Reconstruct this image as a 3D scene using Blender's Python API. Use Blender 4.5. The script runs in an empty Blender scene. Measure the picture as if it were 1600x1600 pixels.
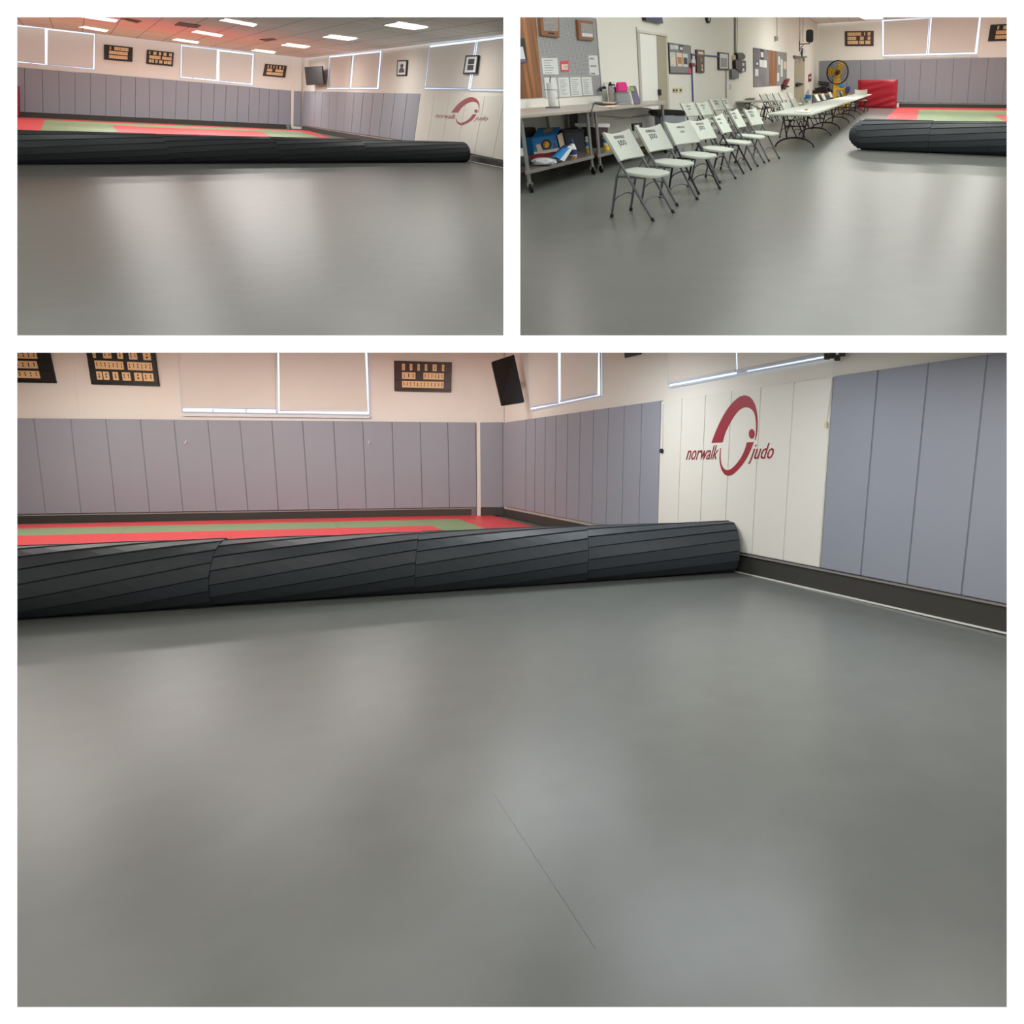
import bpy, bmesh, math, random
from mathutils import Vector as V, Matrix
random.seed(7)
sc = bpy.context.scene
COL = sc.collection
# ------------------------------------------------------------------ camera
F, X0, Y0 = 1000.0, 1150.0, 600.0
EYE = V((0, 0, 1.33))
k = (Y0 - 128) / F
q = math.hypot(1, k)
UPc, FWc = V((0, 1, -k)) / q, V((0, k, 1)) / q
def c2w(v): return V((v.x, v.dot(FWc), v.dot(UPc)))
def ray(px, py): return c2w(V(((px - X0) / F, (Y0 - py) / F, 1)))
cam = bpy.data.objects.new('camera', bpy.data.cameras.new('camera'))
COL.objects.link(cam); sc.camera = cam
r_, u_, b_ = V((1, 0, 0)), c2w(V((0, 1, 0))), -c2w(V((0, 0, 1)))
cam.matrix_world = Matrix(((r_.x, u_.x, b_.x, EYE.x), (r_.y, u_.y, b_.y, EYE.y), (r_.z, u_.z, b_.z, EYE.z), (0, 0, 0, 1)))
cam.data.sensor_width = 36; cam.data.lens = 36 * F / 1600
cam.data.shift_x = -(X0 - 800) / 1600; cam.data.shift_y = (Y0 - 800) / 1600
cam.data.clip_end = 300
# ------------------------------------------------------------------ materials
def lin(c): return tuple((x / 255 / 12.92 if x <= 10.3 else ((x / 255 + .055) / 1.055) ** 2.4) for x in c) + (1,)
def mat(name, col, rough=.5, metal=0, var=0, scale=8, bump=0, bscale=40, emit=0, spec=.5):
    m = bpy.data.materials.new(name); m.use_nodes = True
    nt = m.node_tree; b = nt.nodes['Principled BSDF']
    c = lin(col)
    b.inputs['Base Color'].default_value = c; b.inputs['Roughness'].default_value = rough
    b.inputs['Metallic'].default_value = metal; b.inputs['Specular IOR Level'].default_value = spec
    tc = nt.nodes.new('ShaderNodeTexCoord')
    if var:
        n = nt.nodes.new('ShaderNodeTexNoise'); n.inputs['Scale'].default_value = scale; n.inputs['Detail'].default_value = 4
        r = nt.nodes.new('ShaderNodeMix'); r.data_type = 'RGBA'
        r.inputs['A'].default_value = tuple(x * (1 - var) for x in c[:3]) + (1,)
        r.inputs['B'].default_value = tuple(min(1, x * (1 + var)) for x in c[:3]) + (1,)
        nt.links.new(tc.outputs['Object'], n.inputs['Vector']); nt.links.new(n.outputs['Fac'], r.inputs['Factor'])
        nt.links.new(r.outputs['Result'], b.inputs['Base Color'])
    if bump:
        n = nt.nodes.new('ShaderNodeTexNoise'); n.inputs['Scale'].default_value = bscale
        bp = nt.nodes.new('ShaderNodeBump'); bp.inputs['Strength'].default_value = bump
        nt.links.new(tc.outputs['Object'], n.inputs['Vector']); nt.links.new(n.outputs['Fac'], bp.inputs['Height'])
        nt.links.new(bp.outputs['Normal'], b.inputs['Normal'])
    if emit:
        b.inputs['Emission Color'].default_value = c; b.inputs['Emission Strength'].default_value = emit
    return m
M = dict(
    front=mat('white_partition_paint', (250, 250, 250), .9, spec=0),
    wall=mat('cream_wall_paint', (228, 223, 214), .7, var=.03, scale=.6),
    wallr=mat('brightened_wall_paint', (240, 239, 231), .7, var=.03, scale=.6),  # same wall paint, lightened to stand in for stronger light in this room
    tile=mat('ceiling_tile', (205, 198, 190), .9, var=.05, scale=3),
    floor=mat('grey_vinyl_floor', (112, 115, 111), .3, var=.13, scale=4.5, spec=.5, bump=.02, bscale=3),
    pad=mat('grey_vinyl_pad', (146, 149, 159), .5, var=.04, scale=1.2, bump=.5, bscale=2.2, spec=.3),
    wpad=mat('white_vinyl_pad', (224, 221, 211), .5, var=.03, scale=1.2, bump=.25, bscale=2.2, spec=.3),
    base=mat('dark_vinyl_base', (58, 57, 52), .5, var=.1),
    caulk=mat('white_caulk', (225, 222, 215), .6),
    blind=mat('blind_fabric', (222, 216, 206), .85, var=.02, scale=2),
    frame=mat('white_window_metal', (212, 216, 222), .4),
    sky=mat('daylight_pane', (196, 220, 250), .3, emit=1.35),
    black=mat('black_lacquer', (16, 14, 14), .5),
    brownwood=mat('dark_brown_wood', (62, 34, 27), .45, var=.2),
    plaque=mat('pale_wood_tag', (236, 198, 148), .6, var=.12, scale=9),
    ink=mat('dark_ink', (45, 32, 28), .7),
    tv=mat('black_screen', (24, 23, 24), .5),
    roll=mat('black_mat_foam', (56, 61, 65), .5, var=.08, scale=3, bump=.1, bscale=60, spec=.35),
    groove=mat('mat_score', (14, 15, 16), .8),
    red=mat('red_mat_vinyl', (214, 60, 64), .4, var=.06, scale=2),
    green=mat('green_mat_vinyl', (126, 152, 108), .4, var=.06, scale=2),
    crash=mat('crash_mat_red', (150, 12, 36), .38, var=.1, scale=2, bump=.2, bscale=5),
    logo=mat('crimson_print', (150, 22, 44), .5),
    steel=mat('stainless_steel', (170, 166, 162), .35, .85, var=.05),
    steeltop=mat('worktop_steel', (196, 190, 184), .38, .6, var=.05),
    galv=mat('galvanised_leg', (150, 152, 150), .4, .7),
    rubber=mat('black_rubber', (22, 22, 22), .6),
    chairw=mat('chair_white_plastic', (194, 202, 190), .45),
    chairg=mat('chair_grey_plastic', (186, 188, 180), .5),
    cframe=mat('chair_grey_steel', (104, 107, 112), .4, .5),
    cdark=mat('chair_dark_steel', (44, 45, 48), .4, .5),
    tablew=mat('table_white_plastic', (206, 212, 202), .45),
    peg=mat('pegboard_grey', (176, 178, 182), .6),
    hole=mat('peg_hole', (72, 72, 75), .8),
    panelwood=mat('wood_panel', (126, 80, 46), .45),
    oak=mat('plaque_oak', (138, 88, 48), .4, var=.2, scale=20),
    brass=mat('dark_brass', (40, 30, 22), .4, .4),
    paper=mat('white_paper', (226, 230, 230), .7),
    print=mat('printed_grey', (150, 154, 158), .7),
    pink=mat('hot_pink', (232, 40, 140), .45),
    flyer=mat('flyer_red', (224, 70, 96), .5),
    cream=mat('flyer_cream', (240, 214, 190), .5),
    orange=mat('poster_orange', (200, 128, 52), .5, var=.2, scale=25),
    slate=mat('poster_dark', (52, 46, 56), .5, var=.3, scale=25),
    notice=mat('noticeboard_grey', (146, 146, 146), .8),
    plum=mat('noticeboard_plum', (118, 106, 116), .8),
    photo=mat('group_photo', (150, 146, 144), .35, var=.6, scale=28),
    door=mat('white_door', (250, 251, 247), .5),
    jamb=mat('cream_jamb', (176, 168, 148), .6),
    ivory=mat('ivory_plate', (214, 204, 166), .5),
    bluec=mat('blue_cable', (58, 70, 150), .5),
    greyp=mat('grey_plastic', (108, 110, 112), .5),
    blackp=mat('black_plastic', (26, 27, 29), .4),
    wire=mat('grey_conduit', (150, 148, 144), .5, .3),
    yellow=mat('yellow_paint', (226, 176, 22), .4),
    blue=mat('blue_print', (34, 132, 200), .5),
    dblue=mat('deep_blue', (40, 62, 120), .5),
    gold=mat('wipe_yellow', (236, 192, 40), .5),
    tan=mat('cardboard', (190, 148, 104), .7, var=.08),
    olive=mat('olive_box', (60, 52, 34), .6),
    maroon=mat('maroon_box', (128, 28, 36), .5),
    clear=mat('clear_film', (214, 220, 222), .25),
    cabinet=mat('white_bin', (206, 205, 200), .5),
    smoke=mat('smoky_bin', (52, 56, 66), .3),
    tote=mat('brown_tote', (74, 58, 56), .5),
    can=mat('grey_can', (150, 154, 164), .5),
    bag=mat('black_bag', (14, 14, 16), .3, bump=.4, bscale=20),
    glassg=mat('green_jar', (160, 166, 150), .2),
    purple=mat('leaflet_purple', (104, 98, 128), .5, var=.3, scale=30),
    lime=mat('leaflet_green', (150, 180, 80), .5),
    vent=mat('vent_grey', (128, 112, 106), .6),
    lamp=mat('lamp_diffuser', (255, 250, 240), .4, emit=2.6),
    tanrail=mat('pale_lip', (140, 134, 130), .5),
)
def translucent(m, amount):
    nt = m.node_tree; b = nt.nodes['Principled BSDF']; out = nt.nodes['Material Output']
    tr = nt.nodes.new('ShaderNodeBsdfTranslucent'); tr.inputs['Color'].default_value = (1, .84, .7, 1)
    mx = nt.nodes.new('ShaderNodeMixShader'); mx.inputs['Fac'].default_value = amount
    nt.links.new(b.outputs['BSDF'], mx.inputs[1]); nt.links.new(tr.outputs['BSDF'], mx.inputs[2]); nt.links.new(mx.outputs['Shader'], out.inputs['Surface'])
translucent(M['blind'], .3)
def wood_nodes(m, sx, sy, sz, cols):
    nt = m.node_tree; b = nt.nodes['Principled BSDF']
    tc = nt.nodes.new('ShaderNodeTexCoord'); mp = nt.nodes.new('ShaderNodeMapping')
    mp.inputs['Scale'].default_value = (sx, sy, sz)
    n = nt.nodes.new('ShaderNodeTexNoise'); n.inputs['Scale'].default_value = 1; n.inputs['Detail'].default_value = 5
    cr = nt.nodes.new('ShaderNodeValToRGB')
    cr.color_ramp.elements[0].position = .32; cr.color_ramp.elements[0].color = lin(cols[0])
    cr.color_ramp.elements[1].position = .68; cr.color_ramp.elements[1].color = lin(cols[1])
    nt.links.new(tc.outputs['Object'], mp.inputs['Vector']); nt.links.new(mp.outputs['Vector'], n.inputs['Vector'])
    nt.links.new(n.outputs['Fac'], cr.inputs['Fac']); nt.links.new(cr.outputs['Color'], b.inputs['Base Color'])
wood_nodes(M['panelwood'], 9, 9, .5, ((92, 54, 32), (176, 118, 68)))
wood_nodes(M['plum'], .5, .5, .9, ((112, 98, 110), (150, 152, 154)))
# ceiling tile grid drawn from the tile layout stored in UV
def tile_nodes(m):
    nt = m.node_tree; b = nt.nodes['Principled BSDF']
    uv = nt.nodes.new('ShaderNodeUVMap'); br = nt.nodes.new('ShaderNodeTexBrick')
    br.offset = 0; br.inputs['Scale'].default_value = 1; br.inputs['Mortar Size'].default_value = .012
    br.inputs['Brick Width'].default_value = 1.0; br.inputs['Row Height'].default_value = 1.0
    br.inputs['Color1'].default_value = lin((246, 244, 240)); br.inputs['Color2'].default_value = lin((238, 236, 232))
    br.inputs['Mortar'].default_value = lin((150, 142, 136))
    nt.links.new(uv.outputs['UV'], br.inputs['Vector']); nt.links.new(br.outputs['Color'], b.inputs['Base Color'])
tile_nodes(M['tile'])
# ------------------------------------------------------------------ mesh helpers
class MB:
    def __init__(s): s.v = []; s.f = []
    def add(s, vs, fs):
        o = len(s.v); s.v += [V(p) for p in vs]; s.f += [tuple(i + o for i in f) for f in fs]; return s
    def prism(s, pts, vec):
        pts = [V(p) for p in pts]; n = len(pts)
        return s.add(pts + [p + vec for p in pts], [tuple(range(n)), tuple(range(2 * n - 1, n - 1, -1))] + [(i, i + n, (i + 1) % n + n, (i + 1) % n) for i in range(n)])
    def box(s, x0, x1, y0, y1, z0, z1, M4=None):
        p = [V(a) for a in ((x0, y0, z0), (x1, y0, z0), (x1, y1, z0), (x0, y1, z0))]
        h = V((0, 0, z1 - z0)); vs = p + [a + h for a in p]
        if M4: vs = [M4 @ a for a in vs]
        return s.add(vs, [(3, 2, 1, 0), (4, 5, 6, 7), (0, 1, 5, 4), (1, 2, 6, 5), (2, 3, 7, 6), (3, 0, 4, 7)])
    def tube(s, path, r, seg=8, rs=None):
        path = [V(p) for p in path]; n = len(path); vs = []; fs = []; up = None
        for i, p in enumerate(path):
            t = (path[min(i + 1, n - 1)] - path[max(i - 1, 0)]).normalized()
            if up is None: up = t.orthogonal().normalized()
            up = (up - t * up.dot(t)).normalized(); w = t.cross(up)
            R = rs[i] if rs else r
            vs += [p + (up * math.cos(a) + w * math.sin(a)) * R for a in [2 * math.pi * j / seg for j in range(seg)]]
        for i in range(n - 1):
            for j in range(seg): fs.append((i * seg + j, i * seg + (j + 1) % seg, (i + 1) * seg + (j + 1) % seg, (i + 1) * seg + j))
        fs += [tuple(range(seg - 1, -1, -1)), tuple(range((n - 1) * seg, n * seg))]
        return s.add(vs, fs)
    def lathe(s, prof, o=V((0, 0, 0)), axis=V((0, 0, 1)), seg=16):
        axis = axis.normalized(); a = axis.orthogonal().normalized(); b = axis.cross(a); vs = []; fs = []; n = len(prof)
        for r, h in prof:
            vs += [o + axis * h + (a * math.cos(t) + b * math.sin(t)) * r for t in [2 * math.pi * j / seg for j in range(seg)]]
        for i in range(n - 1):
            for j in range(seg): fs.append((i * seg + j, i * seg + (j + 1) % seg, (i + 1) * seg + (j + 1) % seg, (i + 1) * seg + j))
        fs += [tuple(range(seg - 1, -1, -1)), tuple(range((n - 1) * seg, n * seg))]
        return s.add(vs, fs)
def tag(o, label=None, cat=None, group=None, kind=None):
    for a, b in (('label', label), ('category', cat), ('group', group), ('kind', kind)):
        if b: o[a] = b
    return o
def obj(name, mb, m, parent=None, smooth=False, bevel=0, local=False, uv=None):
    me = bpy.data.meshes.new(name)
    if local: c = V((0, 0, 0))
    else:
        lo = V([min(p[i] for p in mb.v) for i in range(3)]); hi = V([max(p[i] for p in mb.v) for i in range(3)])
        c = V(((lo.x + hi.x) / 2, (lo.y + hi.y) / 2, lo.z))
    me.from_pydata([p - c for p in mb.v], [], mb.f)
    bm = bmesh.new(); bm.from_mesh(me)
    bmesh.ops.recalc_face_normals(bm, faces=bm.faces)
    if bevel: bmesh.ops.bevel(bm, geom=list(bm.edges), offset=bevel, segments=2, affect='EDGES', clamp_overlap=True)
    bm.to_mesh(me); bm.free()
    if uv:
        L = me.uv_layers.new(name='UVMap')
        for lp in me.loops:
            p = me.vertices[lp.vertex_index].co + c
            L.data[lp.index].uv = ((p - uv[0]).dot(uv[1]), (p - uv[0]).dot(uv[2]))
    me.materials.append(M[m])
    if smooth:
        for p in me.polygons: p.use_smooth = True
        me.set_sharp_from_angle(angle=.7)
    o = bpy.data.objects.new(name, me); COL.objects.link(o)
    if parent:
        o.parent = parent; o.location = c - (WL.get(parent.name, V((0, 0, 0))) if not local else c)
    else: o.location = c
    WL[o.name] = c
    return o
WL = {}
def struct(name, mb, m, **kw): return tag(obj(name, mb, m, **kw), kind='structure')
def thing(name, loc, label, cat, group=None, rotz=0):
    o = bpy.data.objects.new(name, None); COL.objects.link(o)
    o.location = loc; o.rotation_euler = (0, 0, rotz); o.empty_display_size = .1
    WL[o.name] = V(loc)
    return tag(o, label, cat, group)
def single(name, mb, m, label, cat, group=None, **kw): return tag(obj(name, mb, m, **kw), label, cat, group)
def copy_tree(o, parent=None):
    c = o.copy(); COL.objects.link(c)
    if parent: c.parent = parent
    for ch in list(o.children): copy_tree(ch, c)
    return c
ORD = 'first second third fourth fifth sixth seventh eighth ninth tenth eleventh twelfth thirteenth fourteenth fifteenth sixteenth seventeenth eighteenth nineteenth twentieth'.split()
_tc = {}
def text_tris(s, shear=0, bold=0):
    if (s, shear) in _tc: return _tc[(s, shear)]
    cu = bpy.data.curves.new('lettering', 'FONT'); cu.body = s; cu.size = 1; cu.shear = shear; cu.resolution_u = 2; cu.offset = bold
    o = bpy.data.objects.new('lettering', cu); COL.objects.link(o)
    me = bpy.data.meshes.new_from_object(o.evaluated_get(bpy.context.evaluated_depsgraph_get()))
    vs = [v.co.copy() for v in me.vertices]; fs = [tuple(p.vertices) for p in me.polygons]
    bpy.data.objects.remove(o); bpy.data.curves.remove(cu); bpy.data.meshes.remove(me)
    _tc[(s, shear)] = (vs, fs); return vs, fs
# ------------------------------------------------------------------ rooms
class Room:
    def __init__(s, h, hx, hy, sl, view):
        a, b = ray(hx, hy), ray(hx + 500, hy + 500 * sl)
        n = b.cross(a).normalized()
        if n.z < 0: n = -n
        s.n, s.h, s.view = n, h, view
    def at(s, px, py, z=0):
        d = ray(px, py); return EYE + d * ((z - s.h) / s.n.dot(d))
    def up(s, p, z): return p + s.n * z
    def height(s, p): return (p - EYE).dot(s.n) + s.h
def plane3(a, b, c):
    n = (b - a).cross(c - a).normalized()
    if n.dot(EYE - a) < 0: n = -n
    return (a, n)
def on(pl, px, py, off=0):
    d = ray(px, py); o = pl[0] + pl[1] * off
    return EYE + d * ((o - EYE).dot(pl[1]) / d.dot(pl[1]))
def slab(pl, pts, t, off=0):
    """solid lying on the plane: outline at its front face, t thick, its back off from the plane"""
    return MB().prism([on(pl, x, y, off + t) for x, y in pts], -pl[1] * t)
def lerp(a, b, t): return a + (b - a) * t
def uvq(Q, u, v):
    """point in a quad tl,tr,br,bl"""
    (ax, ay), (bx, by), (cx, cy), (dx, dy) = Q
    tx, ty = lerp(ax, bx, u), lerp(ay, by, u); ex, ey = lerp(dx, cx, u), lerp(dy, cy, u)
    return lerp(tx, ex, v), lerp(ty, ey, v)
def uvr(Q, u0, u1, v0, v1): return [uvq(Q, u0, v0), uvq(Q, u1, v0), uvq(Q, u1, v1), uvq(Q, u0, v1)]
def ln(a, b, x): return a[1] + (b[1] - a[1]) * (x - a[0]) / (b[0] - a[0])

RR = Room(1.33, 100, 128, 0, 'upper right view')      # hall corner with the chairs
RL = Room(1.50, 115, 135, .07, 'upper left view')     # hall seen along its windows
RB = Room(1.50, 100, 714, 0, 'lower view')            # mat roll beside the club banner

# the white partition with the three openings through which the three rooms are seen
D = 1.62
def pd(px, py, z=D): return EYE + ray(px, py) * z
OPEN = [(27, 27, 786.5, 524), (813, 27, 1573, 524), (27, 551, 1573, 1573.5)]
def front():
    xs = [-500, 27, 786.5, 813, 1573, 2100]; ys = [-420, 27, 524, 551, 1573.5, 2000]
    def hole(a, b, c, d): return any(o[0] <= a and b <= o[2] and o[1] <= c and d <= o[3] for o in OPEN)
    m = MB(); t = .012
    for i in range(5):
        for j in range(5):
            a, b, c, d = xs[i], xs[i + 1], ys[j], ys[j + 1]
            if hole(a, b, c, d): continue
            # splayed reveals: the back face is a little smaller than the front one
            f = [pd(a, c), pd(b, c), pd(b, d), pd(a, d)]
            g = [pd(*p, D + t) for p in ((a, c), (b, c), (b, d), (a, d))]; m.add(f + g, [(0, 1, 2, 3), (7, 6, 5, 4)] + [(z, z + 4, (z + 1) % 4 + 4, (z + 1) % 4) for z in range(4)])
    bm = bmesh.new(); vs = [bm.verts.new(p) for p in m.v]
    for f in m.f: bm.faces.new([vs[i] for i in f])
    bmesh.ops.remove_doubles(bm, verts=bm.verts, dist=1e-5)
    # inner faces between neighbouring blocks go
    seen = {}
    for f in bm.faces:
        seen.setdefault(tuple(round(x, 4) for x in f.calc_center_median()), []).append(f)
    bmesh.ops.delete(bm, geom=[f for l in seen.values() if len(l) > 1 for f in l], context='FACES')
    o = MB(); bm.verts.index_update()
    o.add([v.co.copy() for v in bm.verts], [[v.index for v in f.verts] for f in bm.faces]); bm.free()
    struct('wall_front', o, 'front')
front()
# added unseen lining that blocks light between the rooms, behind the partition bars
m = MB().prism([pd(800, 537, D + .012), pd(800, 537, 70), pd(800, -420, 70), pd(800, -420, D + .012)], V((.004, 0, 0)))
struct('added_divider', m, 'wall')

# ================================================================== LOWER ROOM
R = RB
Bc = (785, 806)
bb0, br1 = (-60, ln((27, 818), Bc, -60)), (1700, ln(Bc, (1572, 990), 1700))
Bback = plane3(R.at(*bb0), R.at(*Bc), R.up(R.at(*bb0), 1))
Bright = plane3(R.at(*Bc), R.at(*br1), on(Bback, 786, 545))
def shell_floor(R, pts, m='floor', name='floor'): return struct(name, MB().prism([R.at(*p) for p in pts], -R.n * .05), m)
shell_floor(R, [(-60, 1640), bb0, Bc, br1, (1700, 1640)])
struct('wall_back', slab(Bback, [bb0, Bc, (785.5, 538), (-60, 538)], .05, -.05), 'wall')
struct('wall_right', slab(Bright, [Bc, br1, (1700, 538), (785.5, 538)], .05, -.05), 'wall')
ceilB = [pd(-60, 537.5, D + .02), on(Bback, -60, 537.5), on(Bright, 786, 537.5), on(Bright, 1700, 537.5), pd(1700, 537.5, D + .02)]
cn = (ceilB[1] - ceilB[0]).cross(ceilB[4] - ceilB[0]).normalized()
if cn.z < 0: cn = -cn
struct('ceiling', MB().prism(ceilB, cn * .003), 'wall')
struct('wall_left', MB().prism([R.at(-62, 1640), R.at(-62, bb0[1]), on(Bback, -62, 537), pd(-62, 537)], V((-.05, 0, 0))), 'wall')
struct('wall_side', MB().prism([R.at(1702, 1640), R.at(1702, br1[1]), on(Bright, 1702, 537), pd(1702, 537)], V((.05, 0, 0))), 'wall')
# baseboards
struct('baseboard_back', slab(Bback, [(-60, ln((27, 806), (745, 795), -60)), (745, 795), (745, ln((27, 818), Bc, 745)), bb0], .05), 'base')
struct('baseboard_right', slab(Bright, [(786, 795), (1145, 867), (1572, 946), (1700, 970), br1, (786, 806.3)], .05), 'base')
struct('trim_1', slab(Bright, [(1140, 890.2), (1572, 988.6), (1700, 1018), (1700, 1020.5), (1572, 991.2), (1140, 892)], .012, .05), 'caulk')
struct('trim_2', slab(Bright, [(1150, 863), (1572, 944.5), (1700, 968), (1700, 972), (1572, 948.5), (1150, 866)], .03, .04), 'tanrail')
struct('trim_3', slab(Bback, [(-60, 806), (745, 793.2), (745, 795), (-60, 808)], .03, .03), 'tanrail')
# vinyl seam of the floor
struct('trim_4', MB().prism([R.at(770, 1238, .0008), R.at(771.5, 1238, .0008), R.at(931, 1480, .0008), R.at(929, 1480, .0008)], -R.n * .0006), 'floor')

def pads(R, pl, tops, bots, tk, m, lab, group, cat='wall pad', name='wall_pad', off=.02):
    for i in range(len(tops) - 1):
        (ax, ay), (bx, by), (cx, cy), (dx, dy) = tops[i], tops[i + 1], bots[i + 1], bots[i]
        g = (.24 if (bx - ax) > 14 else .13) * (.4 if m == 'wpad' else 1)
        o = obj(name, slab(pl, [(ax + g, ay), (bx - g, by), (cx - g, cy), (dx + g, dy)], tk, off), m, bevel=.008, smooth=True)
        tag(o, lab(i), cat, group)
tx = [-5, 52.5, 110, 165, 219, 271.5, 324.5, 374.5, 424.5, 472.5, 521, 566.5, 612.5, 656.5, 699.5, 743]
bx = [15, 71.5, 126.5, 181, 234, 286, 338, 387.5, 435, 482.5, 528.5, 572.5, 617, 660, 702.5, 745]
pads(R, Bback, [(x, ln((27, 653.5), (745, 660), x)) for x in tx], [(x, ln((27, 803.5), (745, 792.5), x)) for x in bx], .06, 'pad',
     lambda i: f'grey vinyl wall pad, {ORD[14 - i]} to the left of the corner column, lower view', 'grey pads along the back wall, lower view')
# pilaster in the corner, with its own pad
struct('trim_5', slab(Bback, [(744.5, 545), (787.5, 545), (787.5, 805.2), (745.5, 805.7)], .14), 'wall')
single('wall_pad', slab(Bback, [(750, 660), (786, 659.5), (786, 793), (751, 793)], .05, .14), 'pad', 'narrow darker grey pad on the corner column, lower view', 'wall pad', bevel=.01, smooth=True)
struct('trim_6', slab(Bback, [(751, 793.5), (787, 793), (787, 805), (751, 805.6)], .03, .14), 'base')
p = R.at(742, 806.5)
single('floor_post', MB().lathe([(.11, 0), (.11, .2), (.09, .21)], p, R.n), 'greyp', 'short grey post stub on the red mats by the corner column, lower view', 'post', smooth=True)
# right wall pads
def Bx(k): return 390 + 1 / (.001555 - .000076 * k)
def lean(x):
    P = [(785, 0), (1033, -6), (1302, -21), (1451, -34), (1543, -41), (1760, -58)]
    for a, b in zip(P, P[1:]):
        if x <= b[0]: return ln(a, b, x)
    return P[-1][1]
def Btop(x): return ln((1302, 588), (1572, 550), x)
def Bbot(x): return ln((1280, 887), (1572, 944), x)
ks = [-10.6] + list(range(-10, 1))
X = [786] + [Bx(j) for j in ks[1:]]
pads(R, Bright, [(x, Btop(x)) for x in X], [(x + lean(x), Bbot(x + lean(x))) for x in X], .06, 'pad',
     lambda i: f'grey wall pad beside the white banner pads, {ORD[10 - i]} to their left, lower view', 'grey pads on the window wall, lower view')
XW = [Bx(j) for j in range(0, 6)] + [1301]
pads(R, Bright, [(x, Btop(x) + 1) for x in XW], [(x + lean(x), Bbot(x + lean(x))) for x in XW], .06, 'wpad',
     lambda i: f'white wall pad behind the club emblem, {ORD[i]} from the left, lower view', 'white banner pads, lower view')
XG = [1302, 1372, 1451, 1543, 1650]
pads(R, Bright, [(x, Btop(x)) for x in XG], [(x + lean(x), Bbot(x + lean(x))) for x in XG], .065, 'pad',
     lambda i: f'large grey wall pad right of the white pads, {ORD[i]} from them, lower view', 'large grey pads at the right, lower view')
# ------------------------------------------------------------------ club emblem
def poly2(m, pl, pts, off, t, S):
    P = [S(a, b) for a, b in pts]
    m.prism([on(pl, x, y, off + t) for x, y in P], -pl[1] * t)
def strip2(m, pl, outer, inner, off, t, S):
    """band between two outlines, as a row of quads"""
    n = 24
    def samp(L, u):
        d = [0]
        for a, b in zip(L, L[1:]): d.append(d[-1] + math.dist(a, b))
        x = u * d[-1]
        for i in range(len(L) - 1):
            if x <= d[i + 1] + 1e-9:
                f = (x - d[i]) / (d[i + 1] - d[i]); return (lerp(L[i][0], L[i + 1][0], f), lerp(L[i][1], L[i + 1][1], f))
        return L[-1]
    def smooth(L):
        for _ in range(2):
            N = [L[0]]
            for a, b in zip(L, L[1:]): N += [(a[0] * .75 + b[0] * .25, a[1] * .75 + b[1] * .25), (a[0] * .25 + b[0] * .75, a[1] * .25 + b[1] * .75)]
            L = N + [L[-1]]
        return L
    outer, inner = smooth(outer), smooth(inner)
    A = [samp(outer, i / n) for i in range(n + 1)]; B = [samp(inner, i / n) for i in range(n + 1)]
    P = [S(*a) for a in A] + [S(*b) for b in B]
    fr = [on(pl, x, y, off + t) for x, y in P]; bk = [p - pl[1] * t for p in fr]; N = 2 * (n + 1)
    fs = []
    for i in range(n):
        a, b, c, d = i, i + 1, n + 2 + i, n + 1 + i
        fs += [(a, b, c, d), (d + N, c + N, b + N, a + N), (a, a + N, b + N, b), (d, c, c + N, d + N)]
    fs += [(0, n + 1, n + 1 + N, N), (n, n + N, 2 * n + 1 + N, 2 * n + 1)]
    m.add(fr + bk, fs)
def word(m, pl, s, Q, off, t, shear=.35):
    vs, fs = text_tris(s, shear)
    x0 = min(v.x for v in vs); x1 = max(v.x for v in vs); y0 = min(v.y for v in vs); y1 = max(v.y for v in vs)
    P = [uvq(Q, (v.x - x0) / (x1 - x0), 1 - (v.y - y0) / (y1 - y0)) for v in vs]
    fr = [on(pl, a, b, off + t) for a, b in P]; n = len(fr)
    m.add(fr + [p - pl[1] * t for p in fr], list(fs) + [tuple(i + n for i in reversed(f)) for f in fs])
def emblem(pl, S, up_o, up_i, lo_o, lo_i, dot, W1, W2, view, off):
    root = thing('club_emblem', on(pl, *S(*lo_o[4]), off), f'crimson ring emblem with the words norwalk judo on the white pads, {view}', 'emblem', 'club emblems on the white pads')
    m = MB(); strip2(m, pl, up_o, up_i, off, .006, S); strip2(m, pl, lo_o, lo_i, off, .006, S); obj('ring', m, 'logo', root)
    m = MB(); poly2(m, pl, [(dot[0] + dot[2] * math.cos(a), dot[1] + dot[3] * math.sin(a)) for a in [i * math.pi / 10 for i in range(20)]], off, .006, S); obj('dot', m, 'logo', root)
    m = MB(); word(m, pl, 'norwalk', [S(*p) for p in W1], off, .006); obj('lettering', m, 'logo', root)
    m = MB(); word(m, pl, 'judo', [S(*p) for p in W2], off, .006); obj('lettering', m, 'logo', root)
emblem(Bright, lambda a, b: (1060 + a / 10, 605 + b / 10),
       [(515, 868), (600, 640), (720, 400), (840, 240), (960, 140), (1040, 118), (1120, 150), (1190, 250), (1225, 400), (1236, 550), (1222, 750), (1196, 830)],
       [(685, 862), (730, 700), (800, 560), (880, 430), (960, 340), (1040, 308), (1110, 318), (1170, 370), (1200, 450), (1214, 600), (1206, 760), (1192, 828)],
       [(1172, 858), (1110, 1020), (1020, 1180), (920, 1300), (830, 1375), (770, 1390), (710, 1360), (662, 1270), (642, 1170), (638, 1080), (655, 950)],
       [(1068, 862), (1040, 970), (980, 1100), (880, 1230), (800, 1295), (740, 1300), (690, 1260), (660, 1180), (652, 1060), (656, 1010), (662, 950)],
       (1143, 730, 44, 76), [(140, 915), (630, 905), (605, 1128), (115, 1138)], [(1140, 880), (1500, 865), (1465, 1200), (1085, 1205)], 'lower view', .08)
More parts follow.
